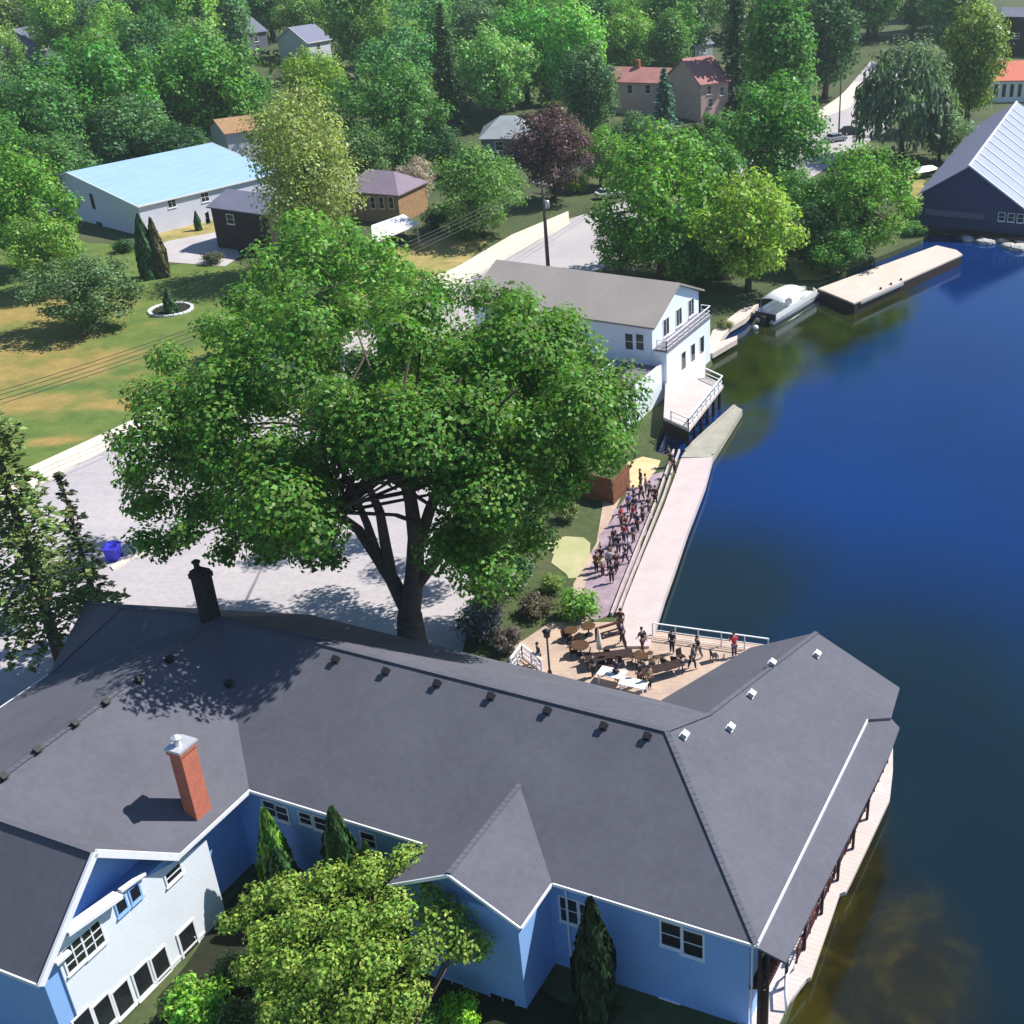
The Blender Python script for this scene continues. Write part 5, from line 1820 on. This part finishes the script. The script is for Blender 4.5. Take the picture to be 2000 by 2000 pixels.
m_.build("seat", M["vinyl"], boat, bevel=.04)
m_ = MB()
n_arc = 8
cs0, cs1 = bL * .12, bL * .62
top_ = []
for i in range(n_arc + 1):
    t = -hw_ + 2 * hw_ * i / n_arc
    z = 2.45 + .35 * math.cos(t / hw_ * 1.3)
    top_.append((t, z))
vv = [BT(cs0 - .1, t, z - .08) for t, z in top_] + [BT((cs0 + cs1) / 2, t, z + .1) for t, z in top_] + [BT(cs1, t, z - .12) for t, z in top_]
ff = []
for r_ in range(2):
    for i in range(n_arc):
        k = r_ * (n_arc + 1) + i
        ff.append([k, k + 1, k + n_arc + 2, k + n_arc + 1])
m_.slab(vv, ff, .05)
can = m_.build("canopy", M["vinyl"], boat, True)
m_ = MB()
for s in (cs0, cs1):
    for t in (-hw_, hw_):
        m_.bar(BT(s, t, .9), BT(s, t, 2.5), .05)
m_.build("canopy_frame", M["aluminium"], boat)
m_ = MB()
m_.cbox(BT(-.35, 0, -.1), .55, .5, .55, bu)
m_.cbox(BT(-.35, 0, .45), .75, .55, .65, bu)
m_.build("outboard_motor", M["black_metal"], boat, bevel=.06)
m_ = MB()
m_.box(BT(.05, -hw_, .55), bu * .08, bv * 2 * hw_, Vector((0, 0, .8)))
m_.build("stern_panel", M["black_metal"], boat)
bq_ = at(1476, 643, WATER_Z)
m_ = MB()
m_.lathe((bq_.x, bq_.y, WATER_Z - .1), [(.05, 0), (.25, .1), (.33, .3), (.25, .5), (.06, .6)], 12)
tag(m_.build("buoy", M["vinyl"], None, True), "small white mooring buoy floating behind the pontoon boat's motor", "buoy")
# white boat under a cover, by the navy boathouse
q = at(1806, 346, 0)
sb = thing("covered_boat", "small white covered boat on the bank by the navy boathouse's left corner", "boat", q)
m_ = MB()
hl = [(-2.6, 0), (-2.4, .9), (0, 1.1), (1.8, .8), (2.9, 0), (1.8, -.8), (0, -1.1), (-2.4, -.9)]
d_ = Vector((.8, .6, 0))
e_ = Vector((-.6, .8, 0))
hp = [q + d_ * a + e_ * b for a, b in hl]
n8 = len(hp)
kz = [q + d_ * a * .8 + e_ * b * .5 for a, b in hl]
m_.add([(p.x, p.y, .35) for p in kz] + [(p.x, p.y, 1.15) for p in hp], [[i, (i + 1) % n8, (i + 1) % n8 + n8, i + n8] for i in range(n8)] + [list(reversed(range(n8)))])
m_.build("hull", M["slate_roof"], sb)
m_ = MB()
m_.add([(p.x, p.y, 1.17) for p in hp] + [(p.x, p.y, 1.75) for p in [q + d_ * a * .55 + e_ * b * .4 for a, b in hl]],
       [[i, (i + 1) % n8, (i + 1) % n8 + n8, i + n8] for i in range(n8)] + [[i + n8 for i in range(n8)]])
m_.build("cover", M["vinyl"], sb)
# pale rocks along the boathouse's foot
rs = random.Random(3)


def rock_mesh(seed):
    bm = bmesh.new()
    bmesh.ops.create_icosphere(bm, subdivisions=2, radius=1)
    r2 = random.Random(seed)
    for v in bm.verts:
        v.co *= r2.uniform(.78, 1.15)
        v.co.z *= .6
    me = bpy.data.meshes.new("rock")
    bm.to_mesh(me)
    bm.free()
    me.materials.append(M["rock"])
    return me


rms = [rock_mesh(i) for i in range(4)]
nums = "first second third fourth fifth sixth seventh eighth ninth tenth eleventh twelfth thirteenth fourteenth fifteenth sixteenth".split()
for i, px in enumerate(range(1850, 2010, 10)):
    p = at(px + rs.uniform(-3, 3), 452 + (px - 1850) * .16 + rs.uniform(-8, 14), WATER_Z)
    o = bpy.data.objects.new("shore_rock", rms[i % 4])
    col.objects.link(o)
    o.location = (p.x, p.y, WATER_Z + .1)
    s = rs.uniform(.55, 1.25)
    o.scale = (s * 1.3, s, s)
    o.rotation_euler = (0, 0, rs.uniform(0, 6))
    tag(o, "pale rock at the navy boathouse's waterline, %s from the left" % nums[i], "rock", "rocks along the boathouse's foot")

# ------------------------------------------------------------------ railings, fence, furniture of the patio
r_ = railing("deck_railing", [at(1275, 1243, .1), at(1500, 1274, .1)], 1.1, M["white"], None, 1.6, .065)
tag(r_, "white top-railed fence across the water end of the patio", "railing")
f_ = MB()
a, b, c_ = at(1135, 970, 0), at(1200, 985, 0), at(1232, 950, 0)
for p, q in ((a, b), (b, c_)):
    n = int((q - p).length / .35)
    for i in range(n):
        s0 = p.lerp(q, i / n)
        f_.cbox(s0, (q - p).length / n * .93, .05, 2.3 + .06 * math.sin(i * 3.1), (q - p))
    f_.bar(p + Vector((0, 0, .5)), q + Vector((0, 0, .5)), .12, .1)
    f_.bar(p + Vector((0, 0, 1.8)), q + Vector((0, 0, 1.8)), .12, .1)
tag(f_.build("board_fence", M["brown_wood"]), "reddish brown board fence under the maple's right edge", "fence")
f_ = railing("maroon_fence", [at(1165, 1252, .06), at(1212, 1238, .06)], 1.0, M["maroon"], None, 1.0, .12)
tag(f_, "short maroon post-and-rail fence at the patio's edge by the boardwalk", "fence")
f_ = railing("white_fence", [at(1000, 1310, .06), at(1020, 1282, .06), at(1058, 1312, .06)], 1.0, M["white"], None, .8, .1, True)
tag(f_, "low white picket rail on the patio beside the inn's eaves", "railing")
lp = thing("lamp_post", "dark slim lamp post standing at the left side of the patio", "lamp post", at(1074, 1318, .06))
q = at(1074, 1318, .06)
m_ = MB()
m_.lathe(q, [(.16, 0), (.14, .3), (.07, .4), (.06, 2.9)], 10)
m_.build("post", M["black_metal"], lp, True)
m_ = MB()
m_.lathe(q + Vector((0, 0, 2.9)), [(.07, 0), (.2, .12), (.24, .5), (.3, .55), (.05, .75)], 10)
m_.build("lamp_head", M["black_metal"], lp, True)


def round_table(px, py, label, r=.62, mat=None):
    q = at(px, py, .06)
    t = thing("round_table", label, "table", q, "round patio tables")
    m_ = MB()
    m_.lathe(q, [(r * .96, .70), (r, .72), (r, .75), (r * .97, .77)], 20)
    m_.build("table_top", mat or M["table_wood"], t)
    m_ = MB()
    m_.lathe(q, [(.3, 0), (.3, .04), (.05, .07), (.05, .70)], 12)
    m_.build("leg", M["black_metal"], t)
    return t


for px, py, lab in ((1116, 1248, "dark brown round table at the far left of the patio"), (1134, 1278, "large dark brown round table in the middle of the patio"), (1252, 1298, "brown round table with stools, near the railing"),
                    (1150, 1240, "dark round table beside the maroon fence")):
    round_table(px, py, lab, .62 if "large" in lab else .48)


def stool(px, py, label):
    q = at(px, py, .06)
    t = thing("stool", label, "stool", q, "stools round the patio table")
    m_ = MB()
    m_.lathe(q, [(.2, .43), (.22, .45), (.22, .48), (.19, .5)], 14)
    m_.build("seat", M["table_wood"], t)
    for k in range(4):
        m_ = MB()
        a = k * math.pi / 2 + .4
        d = Vector((math.cos(a), math.sin(a), 0))
        m_.bar(q + d * .2, q + d * .14 + Vector((0, 0, .43)), .04)
        m_.build("leg", M["black_metal"], t)


for px, py, w_ in ((1240, 1292, "left"), (1270, 1286, "far right"), (1272, 1300, "near right"), (1284, 1294, "rightmost")):
    stool(px, py, "small brown stool by the round table near the railing, %s one" % w_)


def long_table(px, py, ang, label, mat, L=2.2, W_=.85):
    q = at(px, py, .06)
    u = Vector((math.cos(ang), math.sin(ang), 0))
    v = Vector((-u.y, u.x, 0))
    t = thing("long_table", label, "table", q)
    m_ = MB()
    m_.box(q - u * L / 2 - v * W_ / 2 + Vector((0, 0, .72)), u * L, v * W_, Vector((0, 0, .05)))
    m_.build("table_top", mat, t, bevel=.01)
    for s in (-1, 1):
        for r in (-1, 1):
            m_ = MB()
            m_.cbox(q + u * s * (L / 2 - .12) + v * r * (W_ / 2 - .1), .07, .07, .72, u)
            m_.build("leg", mat, t)


def chair(px, py, ang, label):
    q = at(px, py, .06)
    t = thing("patio_chair", label, "chair", q, "patio chairs")
    t.rotation_euler = (0, 0, ang)
    for nm, parts in (("seat", [((-.22, -.22, .42), (.44, 0, 0), (0, .44, 0), (0, 0, .05))]), ("backrest", [((-.22, .19, .47), (.44, 0, 0), (0, .05, 0), (0, .06, .45))]),
                      ("leg", [((-.22, -.22, 0), (.05, 0, 0), (0, .05, 0), (0, 0, .42))]), ("leg", [((.17, -.22, 0), (.05, 0, 0), (0, .05, 0), (0, 0, .42))]),
                      ("leg", [((-.22, .17, 0), (.05, 0, 0), (0, .05, 0), (0, 0, .42))]), ("leg", [((.17, .17, 0), (.05, 0, 0), (0, .05, 0), (0, 0, .42))])):
        m_ = MB()
        for o_, x_, y_, z_ in parts:
            m_.box(o_, x_, y_, z_)
        o = m_.build(nm, M["dark_wood"], None)
        o.parent = t


for px, py, a_, lab in ((1106, 1252, 1.2, "dark chair left of the far-left round patio table"), (1124, 1256, 4.0, "dark chair below the far-left round patio table"), (1122, 1284, 1.5, "dark chair left of the large round patio table"), (1146, 1288, 4.6, "dark chair right of the large round patio table"),
                        (1176, 1308, 0.2, "dark chair at the near left of the long dark table"), (1192, 1312, 0.1, "dark chair at the near middle of the long dark table"), (1208, 1308, -.1, "dark chair at the near right of the long dark table"), (1186, 1286, 3.2, "dark chair on the far side of the long dark table"),
                        (1300, 1304, 2.6, "dark chair beyond the table at the inn's far gable"), (1318, 1300, 2.9, "dark chair at the water end of the gable table"), (1330, 1292, .7, "dark chair by the rail between the figures in navy and black"), (1395, 1290, 2.0, "dark chair beside the white top rail, left of the figure in red")):
    chair(px, py, a_, lab)


long_table(1190, 1298, R(12), "long dark wooden table across the middle of the patio", M["dark_wood"], 3.2, 1.0)
long_table(1292, 1322, R(25), "long dark table beside the inn's far gable", M["dark_wood"], 3.0, .8)
long_table(1196, 1332, R(-20), "white cloth-covered table at the inn's eaves, left of its twin", M["vinyl"], 1.8, 1.0)
long_table(1238, 1352, R(-20), "second white table at the inn's eaves, further right", M["vinyl"], 1.8, .9)
# closed cream umbrella
q = at(1172, 1290, .06)
um = thing("patio_umbrella", "furled cream patio umbrella beside the long dark table", "umbrella", q)
m_ = MB()
m_.lathe(q, [(.3, 0), (.3, .08), (.03, .1), (.03, 2.5)], 10)
m_.build("pole", M["metal"], um)
m_ = MB()
m_.lathe(q, [(.1, .9), (.2, 1.0), (.17, 1.7), (.06, 2.45), (.02, 2.6)], 10)
m_.build("canopy", M["cream"], um, True)
# blue recycling bin at the forecourt's kerb
q = at(224, 1092, .03)
bn = thing("recycling_bin", "bright blue bin at the edge of the pavement by the thin spruce", "bin", q)
m_ = MB()
lo = [q + Vector((x * .36, y * .42, .02)) for x, y in ((-1, -1), (1, -1), (1, 1), (-1, 1))]
hi = [q + Vector((x * .5, y * .55, 1.1)) for x, y in ((-1, -1), (1, -1), (1, 1), (-1, 1))]
m_.add(lo + hi, [[3, 2, 1, 0], [4, 5, 6, 7]] + [[i, (i + 1) % 4, (i + 1) % 4 + 4, i + 4] for i in range(4)])
m_.build("body", M["blue_plastic"], bn, bevel=.04)
m_ = MB()
m_.slab([q + Vector((x * .55, y * .62, 1.2 + .06 * y)) for x, y in ((-1, -1), (1, -1), (1, 1), (-1, 1))], [[0, 1, 2, 3]], .07)
m_.build("lid", M["blue_plastic"], bn, bevel=.02)
for s in (-1, 1):
    m_ = MB()
    c = q + Vector((s * .38, .46, .14))
    m_.tube([c - Vector((.05, 0, 0)), c + Vector((.05, 0, 0))], .14, 12)
    m_.build("wheel", M["rubber"], bn)
# flower bed in the lawn
q = at(334, 606, .02)
fb = thing("flower_bed", "round flower bed with a white stone edge and a small dark cone-shaped shrub", "flower bed", q)
m_ = MB()
m_.lathe(q, [(2.0, 0), (1.9, .16), (.2, .3)], 24)
m_.build("soil", M["soil"], fb)
m_ = MB()
for i in range(26):
    a = 2 * math.pi * i / 26
    c = q + Vector((math.cos(a) * 2.35, math.sin(a) * 2.35, 0))
    m_.cbox(c, .5, .34, .24, Vector((-math.sin(a), math.cos(a), 0)))
m_.build("stone_edge", M["white"], fb, bevel=.04)
tree("cedar_bush", "cedar", 331, 590, 11, DG, "small dark cone-shaped shrub growing in the round flower bed", "shrub", hk=.75)

# ------------------------------------------------------------------ utility poles and wires
def pole(px, py, h, label, arms=True, r=.16):
    q = at(px, py, 0)
    t = thing("utility_pole", label, "utility pole", q)
    m_ = MB()
    m_.tube([q, q + Vector((0, 0, h))], [r, r * .7], 10)
    m_.build("post", M["pole_wood"], t, True)
    tips = []
    if arms:
        u = Vector((.88, -.47, 0))
        for z in (h - .5, h - 1.6):
            m_ = MB()
            m_.bar(q - u * 1.5 + Vector((0, 0, z)), q + u * 1.5 + Vector((0, 0, z)), .14, .16)
            m_.build("crossarm", M["pole_wood"], t)
        for k in (-1.35, -.5, .5, 1.35):
            m_ = MB()
            c = q + u * k + Vector((0, 0, h - .42))
            m_.lathe(c, [(.05, 0), (.09, .06), (.05, .12), (.09, .18), (.03, .26)], 8)
            m_.build("insulator", M["metal"], t)
            tips.append(c + Vector((0, 0, .24)))
        m_ = MB()
        m_.lathe(q + Vector((.42, 0, h - 3.4)), [(.1, 0), (.28, .05), (.28, .9), (.22, 1.0), (.06, 1.05)], 12)
        m_.build("transformer", M["metal"], t, True)
    return t, tips


ph = 11.5
q1 = at(1071, 530, 0)
for _ in range(40):
    if px_of(Vector((q1.x, q1.y, ph)))[1] > 358:
        ph += .25
_, t1 = pole(1071, 530, ph, "tall dark utility pole with a double crossarm, beside the road", True, .26)
_, t2 = pole(-330, 1180, ph, "utility pole beyond the left edge, at the end of the wires", True, .26)
_, t3 = pole(1429, 262, 11, "thin dark utility pole at the red-roofed house's right corner", True, .2)
_, t4 = pole(1638, 262, 12, "thin grey pole on the pale road beside the parked cars", False, .16)


def wire(a, b, sag, label):
    m_ = MB()
    m_.tube([a.lerp(b, i / 14) - Vector((0, 0, sag * 4 * (i / 14) * (1 - i / 14))) for i in range(15)], .03, 5)
    tag(m_.build("power_line", M["black_metal"]), label, "power line", "power lines")


for k, nm in enumerate(("farthest of the four", "second", "third", "nearest of the four")):
    wire(t1[k], t2[k], 2.2, "%s overhead wire running left from the tall pole over the lawn" % nm)
    wire(t1[k], t3[k], 1.6, "%s overhead wire running from the tall pole towards the red-roofed house" % nm)

# ------------------------------------------------------------------ cars
def car(px, py, ang, colr, label):
    q = at(px, py, .05)
    t = thing("parked_car", label, "car", q, "parked cars")
    t.rotation_euler = (0, 0, ang)

    def bld(m_, name, mat, par=None):
        o = m_.build(name, mat, None)
        o.parent = par or t
        return o

    m_ = MB()
    prof = [(-2.2, .35), (-2.25, .75), (-2.1, .95), (-1.2, 1.0), (1.05, .98), (2.05, .82), (2.25, .6), (2.2, .32)]
    n = len(prof)
    m_.add([(x, -.88, z) for x, z in prof] + [(x, .88, z) for x, z in prof], [list(range(n)), [i + n for i in reversed(range(n))]] + [[i, (i + 1) % n, (i + 1) % n + n, i + n] for i in range(n)])
    b = bld(m_, "body", M["paint"])
    b.color = (*colr, 1)
    md = b.modifiers.new("edge", "BEVEL")
    md.width = .09
    md.segments = 2
    m_ = MB()
    lo = [(-1.75, -.78, .99), (1.0, -.78, .98), (1.0, .78, .98), (-1.75, .78, .99)]
    hi = [(-1.3, -.62, 1.43), (.25, -.62, 1.43), (.25, .62, 1.43), (-1.3, .62, 1.43)]
    m_.add(lo + hi, [[i, (i + 1) % 4, (i + 1) % 4 + 4, i + 4] for i in range(4)])
    bld(m_, "window_band", M["glass"])
    m_ = MB()
    m_.slab([(-1.33, -.64, 1.47), (.28, -.64, 1.47), (.28, .64, 1.47), (-1.33, .64, 1.47)], [[0, 1, 2, 3]], .05)
    r = bld(m_, "roof", M["paint"])
    r.color = (*colr, 1)
    for x in (-1.35, 1.4):
        for s in (-1, 1):
            m_ = MB()
            m_.tube([(x, s * .72, .33), (x, s * .92, .33)], .33, 16)
            wl = bld(m_, "wheel", M["rubber"])
            m_ = MB()
            m_.tube([(x, s * .915, .33), (x, s * .935, .33)], .19, 12)
            bld(m_, "rim", M["metal"], wl)
    for s in (-1, 1):
        m_ = MB()
        m_.box((2.17, s * .62 - .17, .6), (.06, 0, 0), (0, .34, 0), (0, 0, .14))
        bld(m_, "headlight", M["vinyl"])


car(1632, 276, R(35), (.30, .34, .42), "silver-blue car parked at the near end of the pale road bend")
car(1662, 262, R(20), (.02, .022, .03), "dark car parked beside the silver-blue one on the road bend")
car(1716, 232, R(70), (.55, .55, .56), "white car in the willow's shade on the pale road")
car(1190, 386, R(25), (.72, .74, .75), "white car among the trees right of the purple-leaved tree")
car(762, 470, R(28), (.05, .055, .06), "dark car under the white carport")

# ------------------------------------------------------------------ people
def skinned(name, joints, edges, root):
    """continuous limbs grown from joints (x, y, z, radius)"""
    me = bpy.data.meshes.new(name)
    me.from_pydata([j[:3] for j in joints], edges, [])
    o = bpy.data.objects.new(name, me)
    col.objects.link(o)
    o.modifiers.new("skin", "SKIN")
    sv = me.skin_vertices[0].data
    for v, j in zip(sv, joints):
        v.radius = (j[3], j[4] if len(j) > 4 else j[3])
        v.use_root = False
    sv[root].use_root = True
    sd_ = o.modifiers.new("sub", "SUBSURF")
    sd_.levels = sd_.render_levels = 1
    bpy.context.view_layer.update()
    dg = bpy.context.evaluated_depsgraph_get()
    out = bpy.data.meshes.new_from_object(o.evaluated_get(dg))
    bpy.data.objects.remove(o)
    out.name = name
    out.polygons.foreach_set("use_smooth", [True] * len(out.polygons))
    return out


def person_meshes(pose):
    st, sw, bend = {"stand": (.0, .0, .0), "walk": (.22, .2, .06), "lean": (.05, -.28, .14)}[pose]
    J = [(0, 0, .93, .145, .11), (0, .01, 1.14, .125, .095), (0, .02 + bend, 1.34, .16, .105), (0, .03 + bend, 1.46, .07, .065), (0, .05 + bend, 1.53, .055, .055), (0, .07 + bend, 1.60, .075, .09), (0, .07 + bend, 1.70, .07, .085)]
    Ed = [(0, 1), (1, 2), (2, 3), (3, 4), (4, 5), (5, 6)]
    arms, legs = [], []
    for s in (-1, 1):
        k = len(J)
        f = st * s
        J += [(s * .095, f * .1, .84, .095, .095), (s * .1, f * .6 + .03, .48, .062, .062), (s * .105, f - .03 * abs(st > 0), .09, .042, .042), (s * .12, f + .13, .04, .04, .03)]
        Ed += [(0, k), (k, k + 1), (k + 1, k + 2), (k + 2, k + 3)]
        legs.append(k)
    for s in (-1, 1):
        k = len(J)
        f = -sw * s if pose == "walk" else -sw
        J += [(s * .19, .02 + bend, 1.40, .06, .06), (s * .25, .0 + bend + f * .35, 1.14, .044, .044), (s * .25, .06 + bend + f * 1.1, .92 if pose != "lean" else 1.06, .032, .028), (s * .25, .08 + bend + f * 1.3, .83 if pose != "lean" else 1.04, .036, .02)]
        Ed += [(2, k), (k, k + 1), (k + 1, k + 2), (k + 2, k + 3)]
        arms.append(k)
    body = skinned("body", J, Ed, 0)
    # fingers, nose and ears joined to the body
    bm = bmesh.new()
    bm.from_mesh(body)
    tmp = MB()
    for a in arms:
        hx, hy, hz = J[a + 3][:3]
        d = (Vector(J[a + 3][:3]) - Vector(J[a + 2][:3])).normalized()
        side = Vector((0, 1, 0)) if abs(d.y) < .7 else Vector((1, 0, 0))
        for i, ln in enumerate((.065, .08, .085, .075)):
            b = Vector((hx, hy, hz)) + side * (.03 - .02 * i)
            tmp.tube([b - d * .01, b + d * ln * .55, b + d * ln + Vector((0, .015, 0))], [.010, .009, .006], 5)
        b = Vector((hx, hy, hz)) - d * .04 + side * .035
        tmp.tube([b, b + side * .03 + d * .03, b + side * .035 + d * .06], [.011, .010, .007], 5)
    hy = .07 + bend
    tmp.tube([(0, hy + .075, 1.66), (0, hy + .115, 1.625), (0, hy + .08, 1.61)], [.01, .018, .01], 5)
    for s in (-1, 1):
        tmp.tube([(s * .075, hy - .01, 1.67), (s * .092, hy - .02, 1.64), (s * .075, hy - .01, 1.61)], [.012, .02, .01], 5)
    t = bpy.data.meshes.new("t")
    t.from_pydata(tmp.v, [], tmp.f)
    bm.from_mesh(t)
    bm.to_mesh(body)
    bm.free()
    body.materials.append(M["skin"])
    g = lambda i, dr: (*J[i][:3], J[i][3] + dr, (J[i][4] if len(J[i]) > 4 else J[i][3]) + dr)
    a0_, a1_ = arms
    shirt = skinned("shirt", [g(0, .022), g(1, .024), g(2, .02), g(3, .015), g(a0_, .018), g(a0_ + 1, .02), g(a1_, .018), g(a1_ + 1, .02)], [(0, 1), (1, 2), (2, 3), (2, 4), (4, 5), (2, 6), (6, 7)], 0)
    l0, l1 = legs
    tr = skinned("trousers", [g(0, .014), g(l0, .018), g(l0 + 1, .02), g(l0 + 2, .018), g(l1, .018), g(l1 + 1, .02), g(l1 + 2, .018)], [(0, 1), (1, 2), (2, 3), (0, 4), (4, 5), (5, 6)], 0)
    for m in (shirt, tr):
        m.materials.append(M["cloth"])
    hm = MB()
    hm.lathe((0, hy - .015, 1.0), [(.094, .665), (.102, .72), (.085, .775), (.04, .80)], 12)
    hair = bpy.data.meshes.new("hair")
    hair.from_pydata(hm.v, [], hm.f)
    hair.materials.append(M["hair"])
    return body, shirt, tr, hair


PM = {k: person_meshes(k) for k in ("stand", "walk", "lean")}


def person(px, py, z, pose, ang, shirt, trousers, label, group, size=1.0):
    q = at(px, py, z)
    t = thing("person", label, "person", q, group)
    t.rotation_euler = (0, 0, ang)
    t.scale = (size, size, size)
    for nm, me, c in zip(("body", "shirt", "trousers", "hair"), PM[pose], (None, shirt, trousers, None)):
        o = mesh_obj(nm, me, t)
        if c:
            o.color = (*c, 1)


BK, NV, MR, RD, PUR, WT, GY, TN = (.015, .013, .016), (.014, .018, .06), (.09, .014, .02), (.5, .02, .05), (.06, .035, .09), (.42, .42, .46), (.12, .12, .13), (.3, .2, .12)
gq = "people queueing on the terrace"
for px, py, pose, ang, sh, tr, lab in (
    (1252, 952, "stand", 2.0, BK, BK, "person in black standing first in the queue beside the sand patch"),
    (1239, 985, "stand", 1.2, PUR, NV, "person in purple top and navy trousers near the head of the terrace queue"),
    (1253, 978, "walk", 2.5, BK, NV, "person in black top and navy trousers walking at the queue's head"),
    (1280, 985, "stand", 3.0, MR, BK, "person in maroon top standing against the boardwalk edging, farthest along"),
    (1240, 1005, "stand", .4, NV, BK, "person in navy top and black trousers in the upper middle of the queue"),
    (1268, 1005, "walk", 1.0, BK, GY, "person in black top and grey trousers by the edging timber"),
    (1213, 1025, "stand", 4.2, RD, MR, "person in a red top standing on the landward side of the queue"),
    (1224, 1042, "walk", 1.2, MR, PUR, "person in maroon top and purple trousers just behind the one in red"),
    (1246, 1038, "stand", 2.2, PUR, BK, "person in purple top and black trousers beside the edging, mid queue"),
    (1200, 1068, "stand", .8, BK, NV, "tall person in black top and navy trousers alone in the lower queue"),
    (1208, 1082, "stand", 3.6, NV, NV, "person all in navy close behind the tall one in black"),
    (1230, 1085, "walk", 1.7, (.5, .5, .55), (.05, .07, .2), "person in pale grey top by the edging, lower queue"),
    (1175, 1105, "stand", 2.8, MR, TN, "person in maroon top and tan trousers near the pale lawn"),
    (1178, 1125, "stand", 1.0, (.55, .42, .3), MR, "person in tan top and maroon trousers at the queue's tail"),
    (1205, 1118, "walk", .3, MR, BK, "person in maroon top and black trousers at the queue's tail, nearest the boardwalk"),
    (1262, 962, "stand", 1.6, (.55, .2, .25), NV, "person in a pink top behind the head of the terrace queue"),
    (1270, 975, "walk", 2.9, WT, BK, "person in a white top by the edging timber near the queue's head"),
    (1228, 1000, "stand", 3.9, (.10, .16, .45), NV, "person in a blue top on the landward side, upper queue"),
    (1256, 1020, "stand", 1.1, BK, BK, "person all in black in the very middle of the queue"),
    (1236, 1022, "walk", 5.2, RD, NV, "person in a red top and navy trousers in the middle of the queue"),
    (1219, 1060, "stand", 2.4, (.45, .03, .04), (.05, .07, .2), "person in a deep red top and blue trousers left of the purple one, mid queue"),
    (1238, 1060, "stand", .9, NV, GY, "person in navy top and grey trousers by the edging, mid queue"),
    (1192, 1090, "stand", 4.6, PUR, BK, "person in purple top just landward of the pair in navy and black"),
    (1222, 1100, "walk", 2.0, BK, PUR, "person in black top and purple trousers in the lower queue by the edging"),
    (1190, 1112, "stand", .2, WT, NV, "person in a white top and navy trousers in the lower queue"),
    (1165, 1118, "stand", 5.7, (.2, .08, .04), BK, "person in a rust brown top beside the pale lawn's corner"),
    (1195, 1138, "stand", 3.3, BK, BK, "person all in black last in the queue, by the bright green shrub"),
):
    person(px, py, .06, pose, ang, sh, tr, lab, gq)
gp2 = "people on the patio"
for px, py, pose, ang, sh, tr, lab in (
    (1213, 1232, "stand", 3.0, MR, MR, "person in maroon standing at the maroon fence's right post"),
    (1217, 1258, "walk", 1.4, PUR, BK, "person in purple top just below the one at the maroon fence"),
    (1256, 1272, "walk", .6, BK, MR, "person in black top and maroon trousers stepping off the boardwalk"),
    (1313, 1275, "stand", 2.6, NV, NV, "person all in navy standing at the white top rail"),
    (1364, 1286, "walk", 2.2, BK, GY, "person in black top and grey trousers between the navy and the red figures"),
    (1352, 1306, "walk", 5.0, GY, BK, "person in grey near the inn's gable, bending away"),
    (1434, 1283, "lean", 0.2, RD, PUR, "person in bright red leaning on the white top rail"),
    (1160, 1322, "stand", 1.0, BK, BK, "person all in black left of the white cloth-covered table"),
    (1204, 1332, "stand", 5.5, NV, BK, "person in navy top standing between the two white tables"),
    (1250, 1338, "stand", .5, BK, MR, "person in black top and maroon trousers right of the second white table"),
    (1268, 1346, "stand", 4.0, TN, BK, "person in tan top at the eaves, rightmost on the patio"),
    (1054, 1300, "stand", 2.0, NV, BK, "person in navy beside the low white picket rail"),
):
    person(px, py, .08, pose, ang, sh, tr, lab, gp2, 1.06)
for px, py, lab, sh in ((1310, 905, "person in grey on the boardwalk's far end by the deck", GY), (1318, 925, "person in black crouched by the boardwalk's far end", BK)):
    person(px, py, .3, "lean", 2.0, sh, BK, lab, gp2)
# ------------------------------------------------------------------ thin summer haze
m = bpy.data.materials.new("haze_air")
m.use_nodes = True
nt = m.node_tree
nt.nodes.remove(nt.nodes["Principled BSDF"])
pv_ = N(nt, "ShaderNodeVolumePrincipled")
pv_.inputs["Color"].default_value = (0.74, 0.90, 0.92, 1)
pv_.inputs["Density"].default_value = 0.0002
pv_.inputs["Anisotropy"].default_value = 0.2
nt.links.new(pv_.outputs[0], nt.nodes["Material Output"].inputs["Volume"])
mb = MB()
mb.box((-5400, -900, -6), (10900, 0, 0), (0, 7200, 0), (0, 0, 58))
hz = mb.build("haze", m)
hz["kind"] = "stuff"
